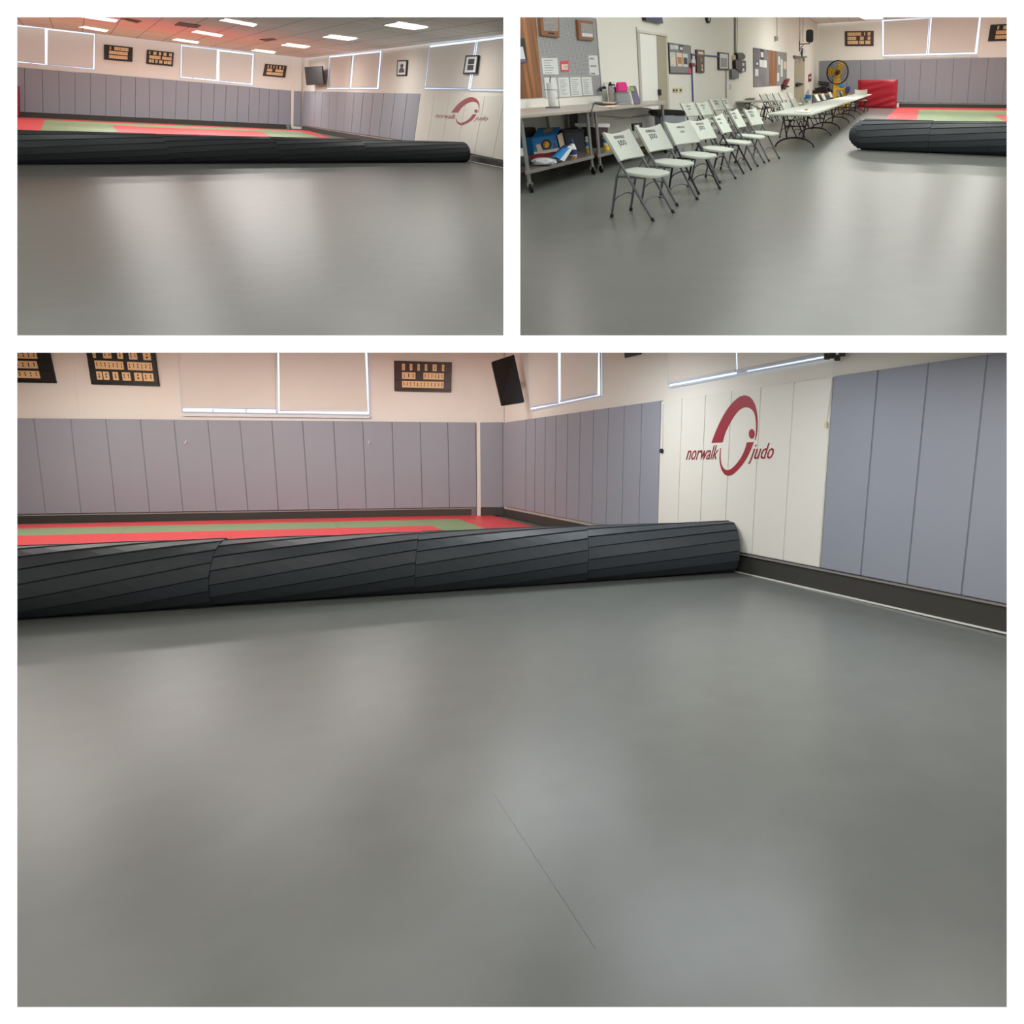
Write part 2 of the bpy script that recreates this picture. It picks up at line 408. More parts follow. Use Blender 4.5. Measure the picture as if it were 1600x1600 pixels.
# ------------------------------------------------------------------ windows with blinds
def window(R, pl, n, outline, blinds, slits, off=.04, extra=None):
    w = struct(f'window_{n}', slab(pl, outline, .02), 'sky')
    xs = outline
    m = MB()
    for a, b in zip(xs, xs[1:] + xs[:1]):
        pa, pb = on(pl, *a, .03), on(pl, *b, .03)
        m.tube([pa, pb], .018, 4)
    obj('window_frame', m, 'frame', w)
    for pts, lab in blinds:
        t = thing('roller_blind', on(pl, *pts[3], off), lab, 'blind', f'roller blinds, {R.view}')
        obj('blind_fabric', slab(pl, pts, .012, off), 'blind', t)
        m = MB().tube([on(pl, *pts[3], off + .01), on(pl, *pts[2], off + .01)], .022, 6); obj('bottom_rail', m, 'frame', t, smooth=True)
    for i, s in enumerate(slits):
        t = obj('sash_bar', slab(pl, s, .02, .02), 'frame', w)
    return w
window(R, Bback, 1, [(279, 545), (575, 545), (577.5, 648), (285, 643.5)],
       [([(277.5, 546), (429, 546), (430.5, 638.5), (284.5, 636.5)], 'closed roller blind left of the middle bar, back wall window, lower view'),
        ([(436, 546), (570, 546), (574.5, 642), (437, 641)], 'closed roller blind right of the middle bar, back wall window, lower view')],
       [[(331, 639), (333.5, 639), (333.5, 645), (331, 645)], [(383, 639), (385.5, 639), (385.5, 645), (383, 645)], [(429.5, 545), (433, 545), (434.5, 646), (430.5, 646)]])
struct('trim_7', slab(Bback, [(285, 647), (578, 650.5), (578, 653.5), (285, 650)], .06), 'frame')
window(R, Bright, 2, [(826, 545), (938, 545), (939, 618.5), (829, 641)],
       [([(824, 545), (871.5, 545), (872, 629), (829, 636)], 'narrow roller blind beside the television, lower view'),
        ([(876, 545), (934, 545), (933, 615.5), (876, 627)], 'narrow roller blind left of the cream wall strip, lower view')], [])
window(R, Bright, 3, [(1044, 545), (1305, 545), (1305, 558), (1170, 582), (1150, 586), (1045, 605)],
       [([(1043, 545), (1149, 545), (1150, 579), (1044, 599)], 'roller blind above the club emblem, lower view'),
        ([(1151.5, 546), (1306, 546), (1301, 551), (1152.5, 579.5)], 'long roller blind right of the club emblem, lower view')],
       [[(1151, 578), (1166, 575), (1166, 583), (1151, 586)]])
m = MB(); P = [on(Bright, x, y, .09) for x, y in ((1292, 557), (1300, 555), (1308, 559), (1316, 552), (1316, 546))]
m.tube(P, .02, 6)
for p in P: m.box(p.x - .03, p.x + .03, p.y - .03, p.y + .03, p.z - .025, p.z + .025)
single('blind_bracket', m, 'olive', 'knobbly dark bracket at the right end of the long blind, lower view', 'bracket')
m = MB().tube([on(Bright, 1302, 560, .1), on(Bright, 1299, 600, .1), on(Bright, 1291, 660, .1)], .005, 5)
t = thing('blind_chain', on(Bright, 1291, 668, .1), 'thin white pull chain hanging over the white pad edge, lower view', 'chain')
obj('chain', m, 'caulk', t)
obj('weight', MB().tube([on(Bright, 1291, 659, .1), on(Bright, 1290.5, 668, .1)], .018, 8), 'ivory', t, smooth=True)
t = thing('pull_cord', on(Bright, 1033, 706, .1), 'thin cord with a black knob at the white pads left edge, lower view', 'cord')
obj('cord', MB().tube([on(Bright, 1035.5, 632, .1), on(Bright, 1034, 702, .1)], .005, 5), 'caulk', t)
obj('knob', MB().lathe([(.015, -.035), (.035, -.015), (.035, .015), (.015, .035)], on(Bright, 1033.7, 704.5, .1), R.n, 10), 'black', t, smooth=True)
single('picture_frame', slab(Bright, [(975, 545), (1001, 545), (1000, 553.5), (976, 559)], .03), 'black', 'bottom edge of a small black picture frame at the top, lower view', 'picture')
# hooks on the back pads
for x, y, w in ((290.5, 692, 'left'), (577, 692, 'right')):
    c = on(Bback, x, y, .09)
    single('pad_hook', MB().tube([c + R.n * .06, c, c + Bback[1] * .03 - R.n * .02, c + Bback[1] * .05 + R.n * .02], .012, 6), 'caulk', f'small white hook on the back wall pads, {w} one of two, lower view', 'hook', 'hooks on the back pads, lower view')
for i, (x0, x1) in enumerate(((103, 0),)):
    struct('trim_8', slab(Bback, [(113.2, 548), (113.8, 548), (124, 653), (123.4, 653)], .004), 'caulk')
# ------------------------------------------------------------------ rank boards
def board(pl, Q, rows, label, R, m='black', shelves=True, group=None):
    t = thing('rank_board', on(pl, *Q[3]), label, 'board', f'wooden name boards, {R.view}')
    obj('backing', slab(pl, Q, .05), m, t)
    nr = len(rows); top = .09; hh = (1 - .15) / nr
    for i, row in enumerate(rows):
        v0 = top + i * hh; v1 = v0 + hh * .76
        if shelves: obj('shelf_rail', slab(pl, uvr(Q, .01, .99, v1 + .012, v1 + .05), .03, .05), m, t)
        for a, b in row:
            q4 = uvr(Q, a, b, v0, v1)
            pq = obj('name_plaque', slab(pl, q4, .02, .05), 'plaque', t)
            n = max(1, int((b - a) / .06)); ms = MB()
            for j in range(n):
                u = (j + .5) / n
                for (s0, s1) in ((.22, .42), (.5, .74)):
                    ms.prism([on(pl, *p, .0725) for p in uvr(q4, u - .1 / n, u + .1 / n, s0 + random.uniform(-.05, .05), s1 + random.uniform(-.06, .06))], -pl[1] * .002)
            obj('inked_characters', ms, 'ink', pq)
BA = [[(.2, .245), (.36, .85)], [(.18, .83)], [(.18, .83)]]
BBd = [[(.09, .13), (.24, .36), (.45, .53), (.62, .74), (.83, .94)], [(.1, .52), (.58, .94)], [(.1, .18), (.2, .285), (.34, .42), (.48, .6), (.66, .77), (.79, .94)]]
BC = [[(.14, .19), (.275, .32), (.41, .45), (.54, .58), (.675, .745), (.84, .88)], [(.14, .375), (.515, .875)], [(.14, .875)]]
BD = [[(.09, .38), (.39, .565), (.665, .7), (.79, .885)], [(.09, .39), (.525, .65), (.79, .885)], [(.09, .46), (.5, .66), (.71, .885)]]
board(Bback, [(-62, 541), (75, 545), (86.5, 598.5), (-46, 596)], BA, 'black rank board cut by the left edge, far left of the lower view', R)
board(Bback, [(133, 540), (240, 545.5), (247.8, 603.5), (142.5, 600.5)], BBd, 'tilted black rank board with six bottom tags, lower view', R)
board(Bback, [(615.5, 563.5), (705.2, 566), (704, 613), (616, 611)], BC, 'rank board in brown case near the corner column, lower view', R, 'brownwood')
# television on the corner
def tv(pl, Q, side, R, lab):
    t = thing('television', on(pl, *Q[3], .3), lab, 'television', 'wall televisions')
    fr = [on(pl, *p, d) for p, d in zip(Q, side)]
    n = (fr[1] - fr[0]).cross(fr[3] - fr[0]).normalized()
    if n.dot(EYE - fr[0]) < 0: n = -n
    obj('screen_housing', MB().prism(fr, -n * .07), 'blackp', t, bevel=.012)
    c = sum(fr, V((0, 0, 0))) / 4
    obj('screen', MB().prism([c + (p - c) * .94 + n * .003 for p in fr], -n * .002), 'tv', t)
    bk = on(pl, sum(p[0] for p in Q) / 4 + 6, sum(p[1] for p in Q) / 4, .0)
    obj('wall_arm', MB().tube([c - n * .06, bk], .06, 8), 'black', t)
tv(Bright, [(768, 565), (803.5, 553.5), (819.5, 627), (783.5, 632.5)], (.75, .2, .12, .7), R, 'black television tilted down in the corner, lower view')
# ------------------------------------------------------------------ tatami mats
def mats(R, specs, th=.03):
    for pts, m, lab in specs:
        c = [sum(p[0] for p in pts) / len(pts), sum(p[1] for p in pts) / len(pts)]
        P = [R.at(x, y, th) for x, y in pts]; cc = sum(P, V((0, 0, 0))) / len(P)
        P = [cc + (p - cc) * .998 for p in P]
        single('tatami_mat', MB().prism(P, -R.n * th), m, lab, 'mat', f'judo mats on the floor, {R.view}')
def gridmats(R, L, S, cmap, lab):
    """L: rows of lines (two px points), S: seams (two px points); cells between them"""
    def X(l, s):
        (x1, y1), (x2, y2) = l; (x3, y3), (x4, y4) = s
        d = (x1 - x2) * (y3 - y4) - (y1 - y2) * (x3 - x4)
        a = x1 * y2 - y1 * x2; b = x3 * y4 - y3 * x4
        return ((a * (x3 - x4) - (x1 - x2) * b) / d, (a * (y3 - y4) - (y1 - y2) * b) / d)
    out = []
    for i in range(len(L) - 1):
        for j in range(len(S) - 1):
            c = cmap[i][j]
            if c == '.': continue
            nm = {'r': 'red', 'g': 'green'}[c]
            row = ['back row', 'middle row', 'front row'][i]
            out.append(([X(L[i], S[j]), X(L[i], S[j + 1]), X(L[i + 1], S[j + 1]), X(L[i + 1], S[j])], nm,
                        f'{nm} judo mat in the {row}, {ORD[j]} from the left, {R.view}'))
    mats(R, out)
gridmats(R, [[(27, 819.5), (767, 804)], [(27, 826), (716, 811)], [(27, 837), (420, 827.5)], [(27, 862), (420, 849)]],
         [[(-40, 820), (-52, 850)], [(30, 820), (-18, 850)], [(212, 817), (177, 840)], [(362, 816), (361, 832)], [(520, 814), (530, 826)], [(650, 811), (669, 819)], [(716, 811), (742, 820)], [(767, 804.4), (817.5, 818.4)]],
         ['rrrrrrr', 'ggggggr', 'rrrrrgr'], '')
# ------------------------------------------------------------------ rolled mats
def axis_pt(R, x, yt, yb):
    dt, db = ray(x, yt).normalized(), ray(x, yb).normalized()
    at, ab = math.asin(-dt.dot(R.n)), math.asin(-db.dot(R.n))
    mn, hf = (at + ab) / 2, (ab - at) / 2
    Rr = R.h / (math.sin(mn) + math.sin(hf)); d = ray(x, (yt + yb) / 2); d = (d - R.n * d.dot(R.n)).normalized()
    return EYE - R.n * R.h + d * (Rr * math.cos(mn)), Rr * math.sin(hf)
def loft(A, B, n, r, N, t0, t1, steps, gd=.06, gw=.15):
    """scored mat surface: N flat slats round the axis, slowly turning along it"""
    m = MB(); ax = (B - A).normalized(); a = (n - ax * n.dot(ax)).normalized(); b = ax.cross(a); vs = []; fs = []; S = N * 4
    for i in range(steps + 1):
        u = i / steps; c = lerp(A, B, u); tw = lerp(t0, t1, u)
        for j in range(N):
            for w, rr in ((gw * .5, .975), (1 - gw * .2, 1), (1 - gw * .1, 1 - gd), (1 + gw * .3, 1 - gd)):
                t = 2 * math.pi * (j + w) / N + tw
                vs.append(c + (a * math.cos(t) + b * math.sin(t)) * r * rr)
    for i in range(steps):
        for j in range(S): fs.append((i * S + j, i * S + (j + 1) % S, (i + 1) * S + (j + 1) % S, (i + 1) * S + j))
    fs += [tuple(range(S - 1, -1, -1)), tuple(range(steps * S, steps * S + S))]
    return m.add(vs, fs)
def rolls(R, ends, cuts, N, tw, labs, group, phase=0, zoff=-.016):
    (A, r0), (B, r1) = axis_pt(R, *ends[0]), axis_pt(R, *ends[1]); r = (r0 + r1) / 2
    A, B = A + R.n * (r + zoff), B + R.n * (r + zoff)
    for i in range(len(cuts) - 1):
        a, b = lerp(A, B, cuts[i]), lerp(A, B, cuts[i + 1]); dd = (b - a).normalized()
        m = loft(a + dd * .002, b - dd * .002, R.n, r - .006 * (i % 2), N, phase + i * .13, phase + i * .13 + tw[i], 10)
        single('rolled_mat', m, 'roll', labs[i], 'mat roll', group)
    return A, B, r
def xfrac(ends, x):
    """fraction along the axis of a px column"""
    (A, r0), (B, r1) = axis_pt(RB, *ends[0]), axis_pt(RB, *ends[1])
    lo, hi = -1.5, 1.5
    for _ in range(50):
        md = (lo + hi) / 2; p = lerp(A, B, md) - EYE; c = V((p.x, p.y * FWc.y + p.z * UPc.y, p.y * FWc.z + p.z * UPc.z))
        if X0 + F * c.x / c.z < x: lo = md
        else: hi = md
    return lo
eb = ((27, 851, 965), (1135, 809.5, 893.5))
rolls(R, eb, [xfrac(eb, x) for x in (-15, 343, 652, 913, 1143)], 15, (-.95, -.78, -.62, -.45),
      ['black rolled mat at the left edge, its slats rising, lower view', 'black rolled mat, second from the left, lower view',
       'black rolled mat, third from the left, lower view', 'black rolled mat whose rounded end meets the white pads, lower view'], 'rolled mats end to end, lower view')

# ================================================================== UPPER LEFT ROOM
R = RL
Lc = (472, 202.8)
lb0 = (-60, ln((31, 182.5), Lc, -60)); lr1 = (797, ln(Lc, (786, 262.5), 797))
Lback = plane3(R.at(*lb0), R.at(*Lc), R.up(R.at(*lb0), 1))
Lright = plane3(R.at(*Lc), R.at(*lr1), on(Lback, 477, 92))
shell_floor(R, [(-60, 531), lb0, Lc, lr1, (797, 531)])
HC = R.height(on(Lback, 27, 39.5))
struct('wall_back', slab(Lback, [lb0, Lc, (477.8, 80), (-60, 18)], .05, -.05), 'wall')
struct('wall_right', slab(Lright, [Lc, lr1, (797, 40), (477.8, 80)], .05, -.05), 'wall')
cA, cB, cC = on(Lback, -60, 29), on(Lback, 477, 92.2), on(Lright, 797, 55)
cpl = plane3(cA, cB, cC)
LCP = cpl
cu = (cB - cA).normalized(); cv = cpl[1].cross(cu)
TW = .95
def ceil(pts, **kw): return MB().prism([on(cpl, *p) for p in pts], -cpl[1] * .05)
struct('ceiling', ceil([(-60, 28), (477, 91), (797, 53), (797, -250), (-60, -250)]), 'tile', uv=(cA, cu / TW, cv / TW))
struct('wall_sill', MB().prism([pd(-60, 531.5), R.at(-60, 531.5), R.at(797, 531.5), pd(797, 531.5)], -R.n * .02), 'wall')
struct('wall_left', MB().prism([R.at(-62, 531), R.at(-62, lb0[1]), on(Lback, -62, 20), on(cpl, -62, -250)], V((-.05, 0, 0))), 'wall')
struct('baseboard_back', slab(Lback, [(-60, ln((40, 175.5), (454, 195.5), -60)), (456, 195.5), (456, 202.5), lb0], .05), 'base')
struct('baseboard_right', slab(Lright, [(472, 197), (650, 225.5), (732, 242.5), (797, 253.5), lr1, (472, 203.2)], .05), 'base')
struct('trim_1', slab(Lright, [(730, 250.6), (797, 263.4), (797, 264.6), (730, 251.6)], .012, .05), 'caulk')
tx = [7, 38.5, 66, 91.7, 117, 141, 165.2, 189.2, 211.7, 233.7, 255, 275.5, 295, 315, 335, 353.7, 372.5, 390, 406, 421, 436, 454.5]
bx = [8, 38.8, 67, 92.5, 117, 141.7, 165.2, 188, 211.2, 233.2, 254, 273.7, 293.5, 313.7, 333, 351.2, 370, 388, 404, 419, 434.5, 453.5]
pads(R, Lback, [(x, ln((27, 105), (455, 141.7), x) + (-.8 if 120 < x < 400 else 0)) for x in tx], [(x, ln((40, 175.2), (454, 195.2), x)) for x in bx], .06, 'pad',
     lambda i: f'grey vinyl wall pad, {ORD[i] if i < 20 else "twenty-first"} from the red mat at the left, upper left view', 'grey pads along the back wall, upper left view')
struct('trim_2', slab(Lback, [(455.5, 86), (471.5, 88), (470.2, 202), (454.8, 201)], .14), 'wall')
single('wall_pad', slab(Lback, [(459.5, 142), (471, 142.7), (469.5, 197), (458.5, 196)], .05, .14), 'pad', 'narrow darker grey pad on the corner column, upper left view', 'wall pad', bevel=.01)
single('floor_post', MB().lathe([(.12, 0), (.12, .25), (.1, .26)], R.at(452, 202.6), R.n), 'greyp', 'short grey post stub on the mats by the corner column, upper left view', 'post', smooth=True)
def Lx(j): return 115 + 1 / (.001845 - .0000724 * j)
def Llean(x):
    P = [(474, -3), (520, -3), (615, -9), (657, -10), (797, -20)]
    for a, b in zip(P, P[1:]):
        if x <= b[0]: return ln(a, b, x)
    return -20
def Ltop(x): return ln((474, 142.3), (657, 146.5), x) if x < 657 else ln((657, 146.5), (797, 150.3), x)
def Lbot(x): return ln((471, 195.5), (650, 222.5), x) if x < 650 else ln((650, 222.5), (786, 250), x)
X = [474] + [Lx(j) for j in range(-12, 1)]
pads(R, Lright, [(x, Ltop(x)) for x in X], [(x + Llean(x), Lbot(x + Llean(x))) for x in X], .06, 'pad',
     lambda i: f'grey wall pad on the window wall, {ORD[i]} from the corner column, upper left view', 'grey pads on the window wall, upper left view')
X = [Lx(j) for j in range(0, 6)] + [818]
pads(R, Lright, [(x, Ltop(x) + .3) for x in X], [(x + Llean(x), Lbot(x + Llean(x))) for x in X], .06, 'wpad',
     lambda i: f'white wall pad behind the club emblem, {ORD[i]} from the left, upper left view', 'white banner pads, upper left view')
emblem(Lright, lambda a, b: (675 + a / 16, 145 + b / 16),
       [(478, 494), (560, 380), (680, 250), (800, 165), (920, 112), (1020, 108), (1110, 145), (1170, 230), (1187, 330), (1177, 420), (1155, 490)],
       [(650, 494), (690, 430), (760, 345), (840, 285), (930, 235), (1020, 218), (1100, 235), (1150, 280), (1172, 360), (1166, 430), (1151, 488)],
       [(1108, 535), (1050, 630), (960, 710), (850, 775), (740, 814), (680, 800), (630, 760), (600, 700), (593, 640)],
       [(1015, 540), (960, 620), (890, 680), (800, 735), (730, 752), (670, 745), (625, 700), (612, 670), (600, 635)],
       (1097, 458, 40, 43), [(100, 510), (610, 540), (570, 655), (80, 618)], [(1080, 560), (1420, 590), (1370, 735), (1040, 718)], 'upper left view', .08)
z1 = lambda *P: [(20 + a / 4, 20 + b / 4) for a, b in P]
z2 = lambda *P: [(400 + a / 4, 20 + b / 4) for a, b in P]
window(R, Lback, 1, z1((-140, 55), (515, 130), (513, 355), (-140, 295)),
       [(z1((-120, 70), (200, 98), (202, 318), (-120, 285)), 'roller blind cut by the left edge, upper left view'),
        (z1((218, 105), (508, 137), (502, 346), (216, 322)), 'roller blind left of the two rank boards, upper left view')],
       [z1((-20, 298), (-10, 299), (-10, 308), (-20, 307)), z1((112, 305), (118, 306), (118, 318), (112, 317)), z1((310, 326), (314, 327), (314, 340), (310, 339))])
window(R, Lback, 2, z1((1050, 200), (1508, 255), (1500, 452), (1046, 405)),
       [(z1((1056, 207), (1276, 231), (1272, 416), (1053, 396)), 'roller blind right of the two rank boards, upper left view'),
        (z1((1292, 240), (1500, 263), (1488, 440), (1290, 424)), 'roller blind beside the small brown rank board, upper left view')],
       [z1((1120, 403), (1126, 404), (1126, 414), (1120, 413)), z1((1200, 411), (1206, 412), (1206, 420), (1200, 420))])
struct('trim_3', slab(Lback, z1((1300, 448), (1500, 462), (1500, 468), (1300, 454)), .06), 'frame')
window(R, Lright, 3, z2((458, 270), (787, 236), (768, 476), (445, 476)),
       [(z2((460, 279), (597, 266), (580, 466), (447, 468)), 'roller blind beside the television, upper left view'),
        (z2((611, 264), (776, 246), (755, 465), (594, 466)), 'roller blind left of the single portrait, upper left view')], [z2((598, 262), (603, 262), (585, 475), (580, 475))])
window(R, Lright, 4, z2((1086, 202), (1590, 140), (1590, 490), (1340, 485), (1330, 478), (1052, 476)),
       [(z2((1086, 216), (1370, 182), (1324, 470), (1057, 466)), 'roller blind left of the portrait on the window bar, upper left view'),
        (z2((1386, 180), (1590, 152), (1590, 478), (1342, 474)), 'roller blind cut by the right edge, upper left view')], [z2((1375, 180), (1379, 180), (1334, 478), (1330, 478))])
def portrait(R, pl, Q, lab, two=False, off=0):
    t = thing('portrait_frame', on(pl, *Q[3]), lab, 'picture', f'framed portraits, {R.view}')
    obj('frame', slab(pl, Q, .05, off), 'black', t)
    obj('mount', slab(pl, uvr(Q, .1, .9, .08, .92), .004, off + .05), 'paper', t)
    if two:
        for v in ((.2, .48), (.52, .8)): obj('photograph', slab(pl, uvr(Q, .27, .73, *v), .004, off + .054), 'slate', t)
    else:
        m = MB(); c = [(.5 + .16 * math.cos(a), .36 + .13 * math.sin(a)) for a in [i * math.pi / 6 for i in range(12)]]
        m.prism([on(pl, *uvq(Q, *p), off + .058) for p in c], -pl[1] * .004)
        m.prism([on(pl, *uvq(Q, *p), off + .058) for p in ((.4, .48), (.6, .48), (.78, .62), (.78, .8), (.24, .8), (.24, .62))], -pl[1] * .004)
        obj('photograph', m, 'slate', t)
portrait(R, Lright, z2((882, 297), (945, 295), (937, 392), (877, 395)), 'small portrait in a black frame between the two windows, upper left view')
portrait(R, Lright, z2((1310, 266), (1391, 264), (1376, 380), (1292, 383)), 'black framed portrait hung in front of the window bar, upper left view', True, .09)
board(Lback, z1((570, 197), (750, 216), (747, 307), (570, 292)), BA, 'black rank board with three full rows, left of its neighbour, upper left view', R)
board(Lback, z1((839, 230), (1007, 248), (1000, 335), (833, 318)), BBd, 'tilted black rank board with small scattered tags, upper left view', R)
board(Lback, z2((57, 318), (193, 331), (182, 405), (43, 393)), BC, 'brown rank board left of the corner column, upper left view', R, 'brownwood')
tv(Lright, z2((302, 339), (410, 331), (425, 446), (314, 451)), (.5, .35, .3, .45), R, 'black television angled out beside the corner column, upper left view')
# ceiling lights and vents
def fixture(Q, lab, vent=False):
    t = thing('air_vent' if vent else 'ceiling_light', on(cpl, *Q[0]), lab, 'vent' if vent else 'light', 'ceiling vents' if vent else 'fluorescent ceiling lights, upper left view')
    obj('frame', slab(cpl, Q, .02), 'vent' if vent else 'frame', t)
    if vent:
        for i in range(4): obj('slat', slab(cpl, uvr(Q, .06 + .23 * i, .22 + .23 * i, .1, .9), .012, .02), 'greyp', t)
    else:
        obj('diffuser', slab(cpl, uvr(Q, .03, .97, .06, .94), .012, .02), 'lamp', t)
LQ = [z1((410, 26), (500, 26), (665, 50), (655, 62)), z1((400, 88), (445, 88), (606, 114), (590, 123)), z1((1276, 46), (1322, 40), (1538, 78), (1518, 90)),
      z1((1106, 119), (1142, 114), (1323, 145), (1308, 155)), z1((986, 169), (1016, 165), (1173, 186), (1163, 195)), z1((1482, 236), (1512, 231), (1650, 247), (1640, 257)),
      z2((788, 79), (882, 60), (1089, 95), (998, 109)), z2((406, 152), (460, 140), (646, 164), (586, 176)), z2((146, 203), (190, 193), (348, 214), (310, 223))]
LL = ['cut by the top edge at the left', 'above the left rank board', 'large, right of the wide vent', 'middle one of the left row of three', 'smallest, nearest the right back window',
      'low one above the brown rank board', 'largest, above the right windows', 'between the largest and the smallest by the television', 'small one over the television']
for Qd, l in zip(LQ, LL): fixture(Qd, f'bright ceiling light panel, {l}, upper left view')
for Qd, l in ((z1((678, 40), (705, 37), (806, 55), (775, 66)), 'beside the light cut by the top edge'), (z1((1010, 80), (1040, 60), (1178, 80), (1150, 98)), 'wide and brown, left of the large light'),
              (z2((22, 168), (110, 162), (128, 170), (60, 180)), 'small and dark, near the row of three lights'), (z2((705, 24), (780, 24), (800, 32), (740, 36)), 'cut by the top edge above the largest light')):
    fixture(Qd, f'square ceiling vent, {l}, upper left view', True)
gridmats(R, [[(27, 183.3), (472, 203.6)], [(70, 187.2), (455, 204.6)], [(175.6, 196), (405, 205.2)], [(100, 206), (500, 219)]],
         [[(-45, 181), (-47, 203)], [(70, 187), (64, 202)], [(111, 188), (117.5, 202)], [(175.6, 196), (182.5, 203.8)], [(290, 196), (303, 206)], [(405, 203), (420, 212)], [(461, 202.5), (490, 212)], [(476, 202), (512, 214)]],
         ['rrrrrrr', 'rgggggr', 'rggrrgr'], '')
single('crash_mat', slab(Lback, [(10, 132), (30, 134.5), (31.3, 181.8), (10, 181.5)], .35, .08), 'crash', 'edge of a red crash mat standing at the left edge, upper left view', 'crash mat', bevel=.02)
el = ((27, 204, 256), (725, 219, 253))
A, B, r = rolls(R, el, [-.07, .22, .44, .66, 1.0], 15, (-.6, -.5, -.5, -.6),
      ['black rolled mat, leftmost of the long roll, upper left view', 'black rolled mat, second from the left, upper left view',
       'black rolled mat, third from the left, upper left view', 'black rolled mat with its rounded end by the white pads, upper left view'], 'rolled mats end to end, upper left view')

# ================================================================== UPPER RIGHT ROOM
R = RR
Rc = (1275, 166.5)
VP = (1446, 128)
rl0 = (803, ln(Rc, VP, 803)); rb1 = (1660, ln(Rc, (1573, 168.7), 1660))
Rback = plane3(R.at(*Rc), R.at(*rb1), R.up(R.at(*rb1), 1))
Rleft = plane3(R.at(*Rc), R.at(*rl0), on(Rback, 1277.7, 37.5))
shell_floor(R, [(803, 531), rl0, Rc, rb1, (1660, 531)])
struct('wall_left', slab(Rleft, [rl0, Rc, (1278, 20), (803, -260)], .05, -.05), 'wallr')
struct('wall_back', slab(Rback, [Rc, rb1, (1660, -10), (1278, 20)], .05, -.05), 'wallr')
rA, rB, rC = on(Rback, 1277.7, 37.5), on(Rback, 1660, 14), on(Rleft, 1254.6, 27)
cpl = plane3(rA, rB, rC)
struct('ceiling', MB().prism([on(cpl, *p) for p in ((1277.7, 37.2), (1660, 13.5), (1660, -260), (803, -260), (803, -178))], -cpl[1] * .05), 'tile',
       uv=(rA, (rB - rA).normalized() / .95, cpl[1].cross((rB - rA).normalized()) / .95))
RC = cpl
struct('wall_sill', MB().prism([pd(803, 531.5), R.at(803, 531.5), R.at(1660, 531.5), pd(1660, 531.5)], -R.n * .02), 'wall')
struct('wall_right', MB().prism([R.at(1662, 531), R.at(1662, rb1[1]), on(Rback, 1662, 10), on(cpl, 1662, -260)], V((.05, 0, 0))), 'wall')
struct('baseboard_back', slab(Rback, [(1405, 161.5), (1573, 164), (1660, 165.2), rb1, (1405, 167.4)], .05), 'base')
tx = [1280.5, 1301, 1323, 1344.6, 1367.4, 1391, 1413.8, 1439.6, 1464.4, 1490.6, 1517.6, 1544.6, 1572.4, 1601]
bx = [1280, 1300.5, 1322.5, 1344.6, 1366, 1389, 1412, 1434.9, 1459.8, 1485.5, 1511.3, 1537.5, 1565.7, 1593]
pads(R, Rback, [(x, ln((1280, 95), (1573, 89.5), x)) for x in tx], [(x, ln((1411, 159.7), (1573, 162.4), x)) for x in bx], .06, 'pad',
     lambda i: f'grey vinyl wall pad on the far wall, {ORD[i]} from the left corner, upper right view', 'grey pads on the far wall, upper right view')
window(R, Rback, 1, [(1378, 31), (1533.5, 24), (1527, 84.5), (1378.5, 88)],
       [([(1381, 33), (1452, 28.5), (1447.5, 83.3), (1380.5, 85.5)], 'roller blind nearer the rank board, far wall, upper right view'),
        ([(1456, 27), (1530.5, 22), (1523, 81.5), (1451.5, 83)], 'roller blind nearer the right edge, far wall, upper right view')],
       [[(1452.5, 26), (1454, 26), (1449.8, 86), (1448.5, 86)]])
struct('trim_1', slab(Rback, [(1381, 88.2), (1527, 85), (1528, 89), (1381, 91.5)], .05), 'frame')
board(Rback, [(1320, 48.9), (1365.3, 48), (1365, 71.7), (1320.4, 72)], BD, 'brown rank board to the right of the black loudspeaker, upper right view', R, 'brownwood')
board(Rback, [(1548, 38.5), (1605, 36.5), (1602, 63), (1543.6, 64.6)], BA, 'black rank board cut by the right edge, upper right view', R)
Q = [(1340, 26.5), (1378, 26.5), (1378, 30.5), (1352, 30.2)]
t = thing('ceiling_light', on(RC, 1350, 24), 'bright ceiling light panel at the top edge, upper right view', 'light')
obj('frame', slab(RC, [(1336, 26), (1381, 24), (1382, 30.5), (1350, 30.8)], .02), 'frame', t)
obj('diffuser', slab(RC, [(1340, 26), (1379, 24.5), (1379, 29.8), (1351, 30.2)], .012, .02), 'lamp', t)
# big crash mat
P = [R.at(1339.5, 168.6), R.at(1399.5, 169.4)]
W_ = on(Rback, 1345, 140)
cmp_ = plane3(P[0], P[1], R.up(P[0], 1))
CQ = [(1340.6, 124.8), (1401.6, 124.3), (1399.2, 169.4), (1339.2, 168.6)]
m = MB(); nu, nv = 40, 30; vs = []
for side in (0, 1):
    for i in range(nu + 1):
        for j in range(nv + 1):
            u, v = i / nu, j / nv; e = min(1, min(u, 1 - u, v, 1 - v) * 12)
            # loose cover: long diagonal folds that fan out towards the lower left corner
            fold = math.sin(16 * (v * 1.05 + .75 * u * v) + 2.5 * u) * (.25 + v) * .5 + .35 * math.sin(9 * u + 3 * v) + .2 * math.sin(31 * v + 12 * u)
            vs.append(on(cmp_, *uvq(CQ, u, v)) + cmp_[1] * ((-.05 + e * (.05 + .035 * fold)) if side == 0 else -.4))
K = (nu + 1) * (nv + 1); fs = []
for i in range(nu):
    for j in range(nv):
        a = i * (nv + 1) + j; fs += [(a, a + 1, a + nv + 2, a + nv + 1), (a + K, a + nv + 1 + K, a + nv + 2 + K, a + 1 + K)]
for i in range(nu):
    a = i * (nv + 1); fs += [(a, a + nv + 1, a + nv + 1 + K, a + K)]; a += nv; fs += [(a, a + K, a + nv + 1 + K, a + nv + 1)]
for j in range(nv): fs += [(j, j + K, j + 1 + K, j + 1)]; a = nu * (nv + 1) + j; fs += [(a, a + 1, a + 1 + K, a + K)]
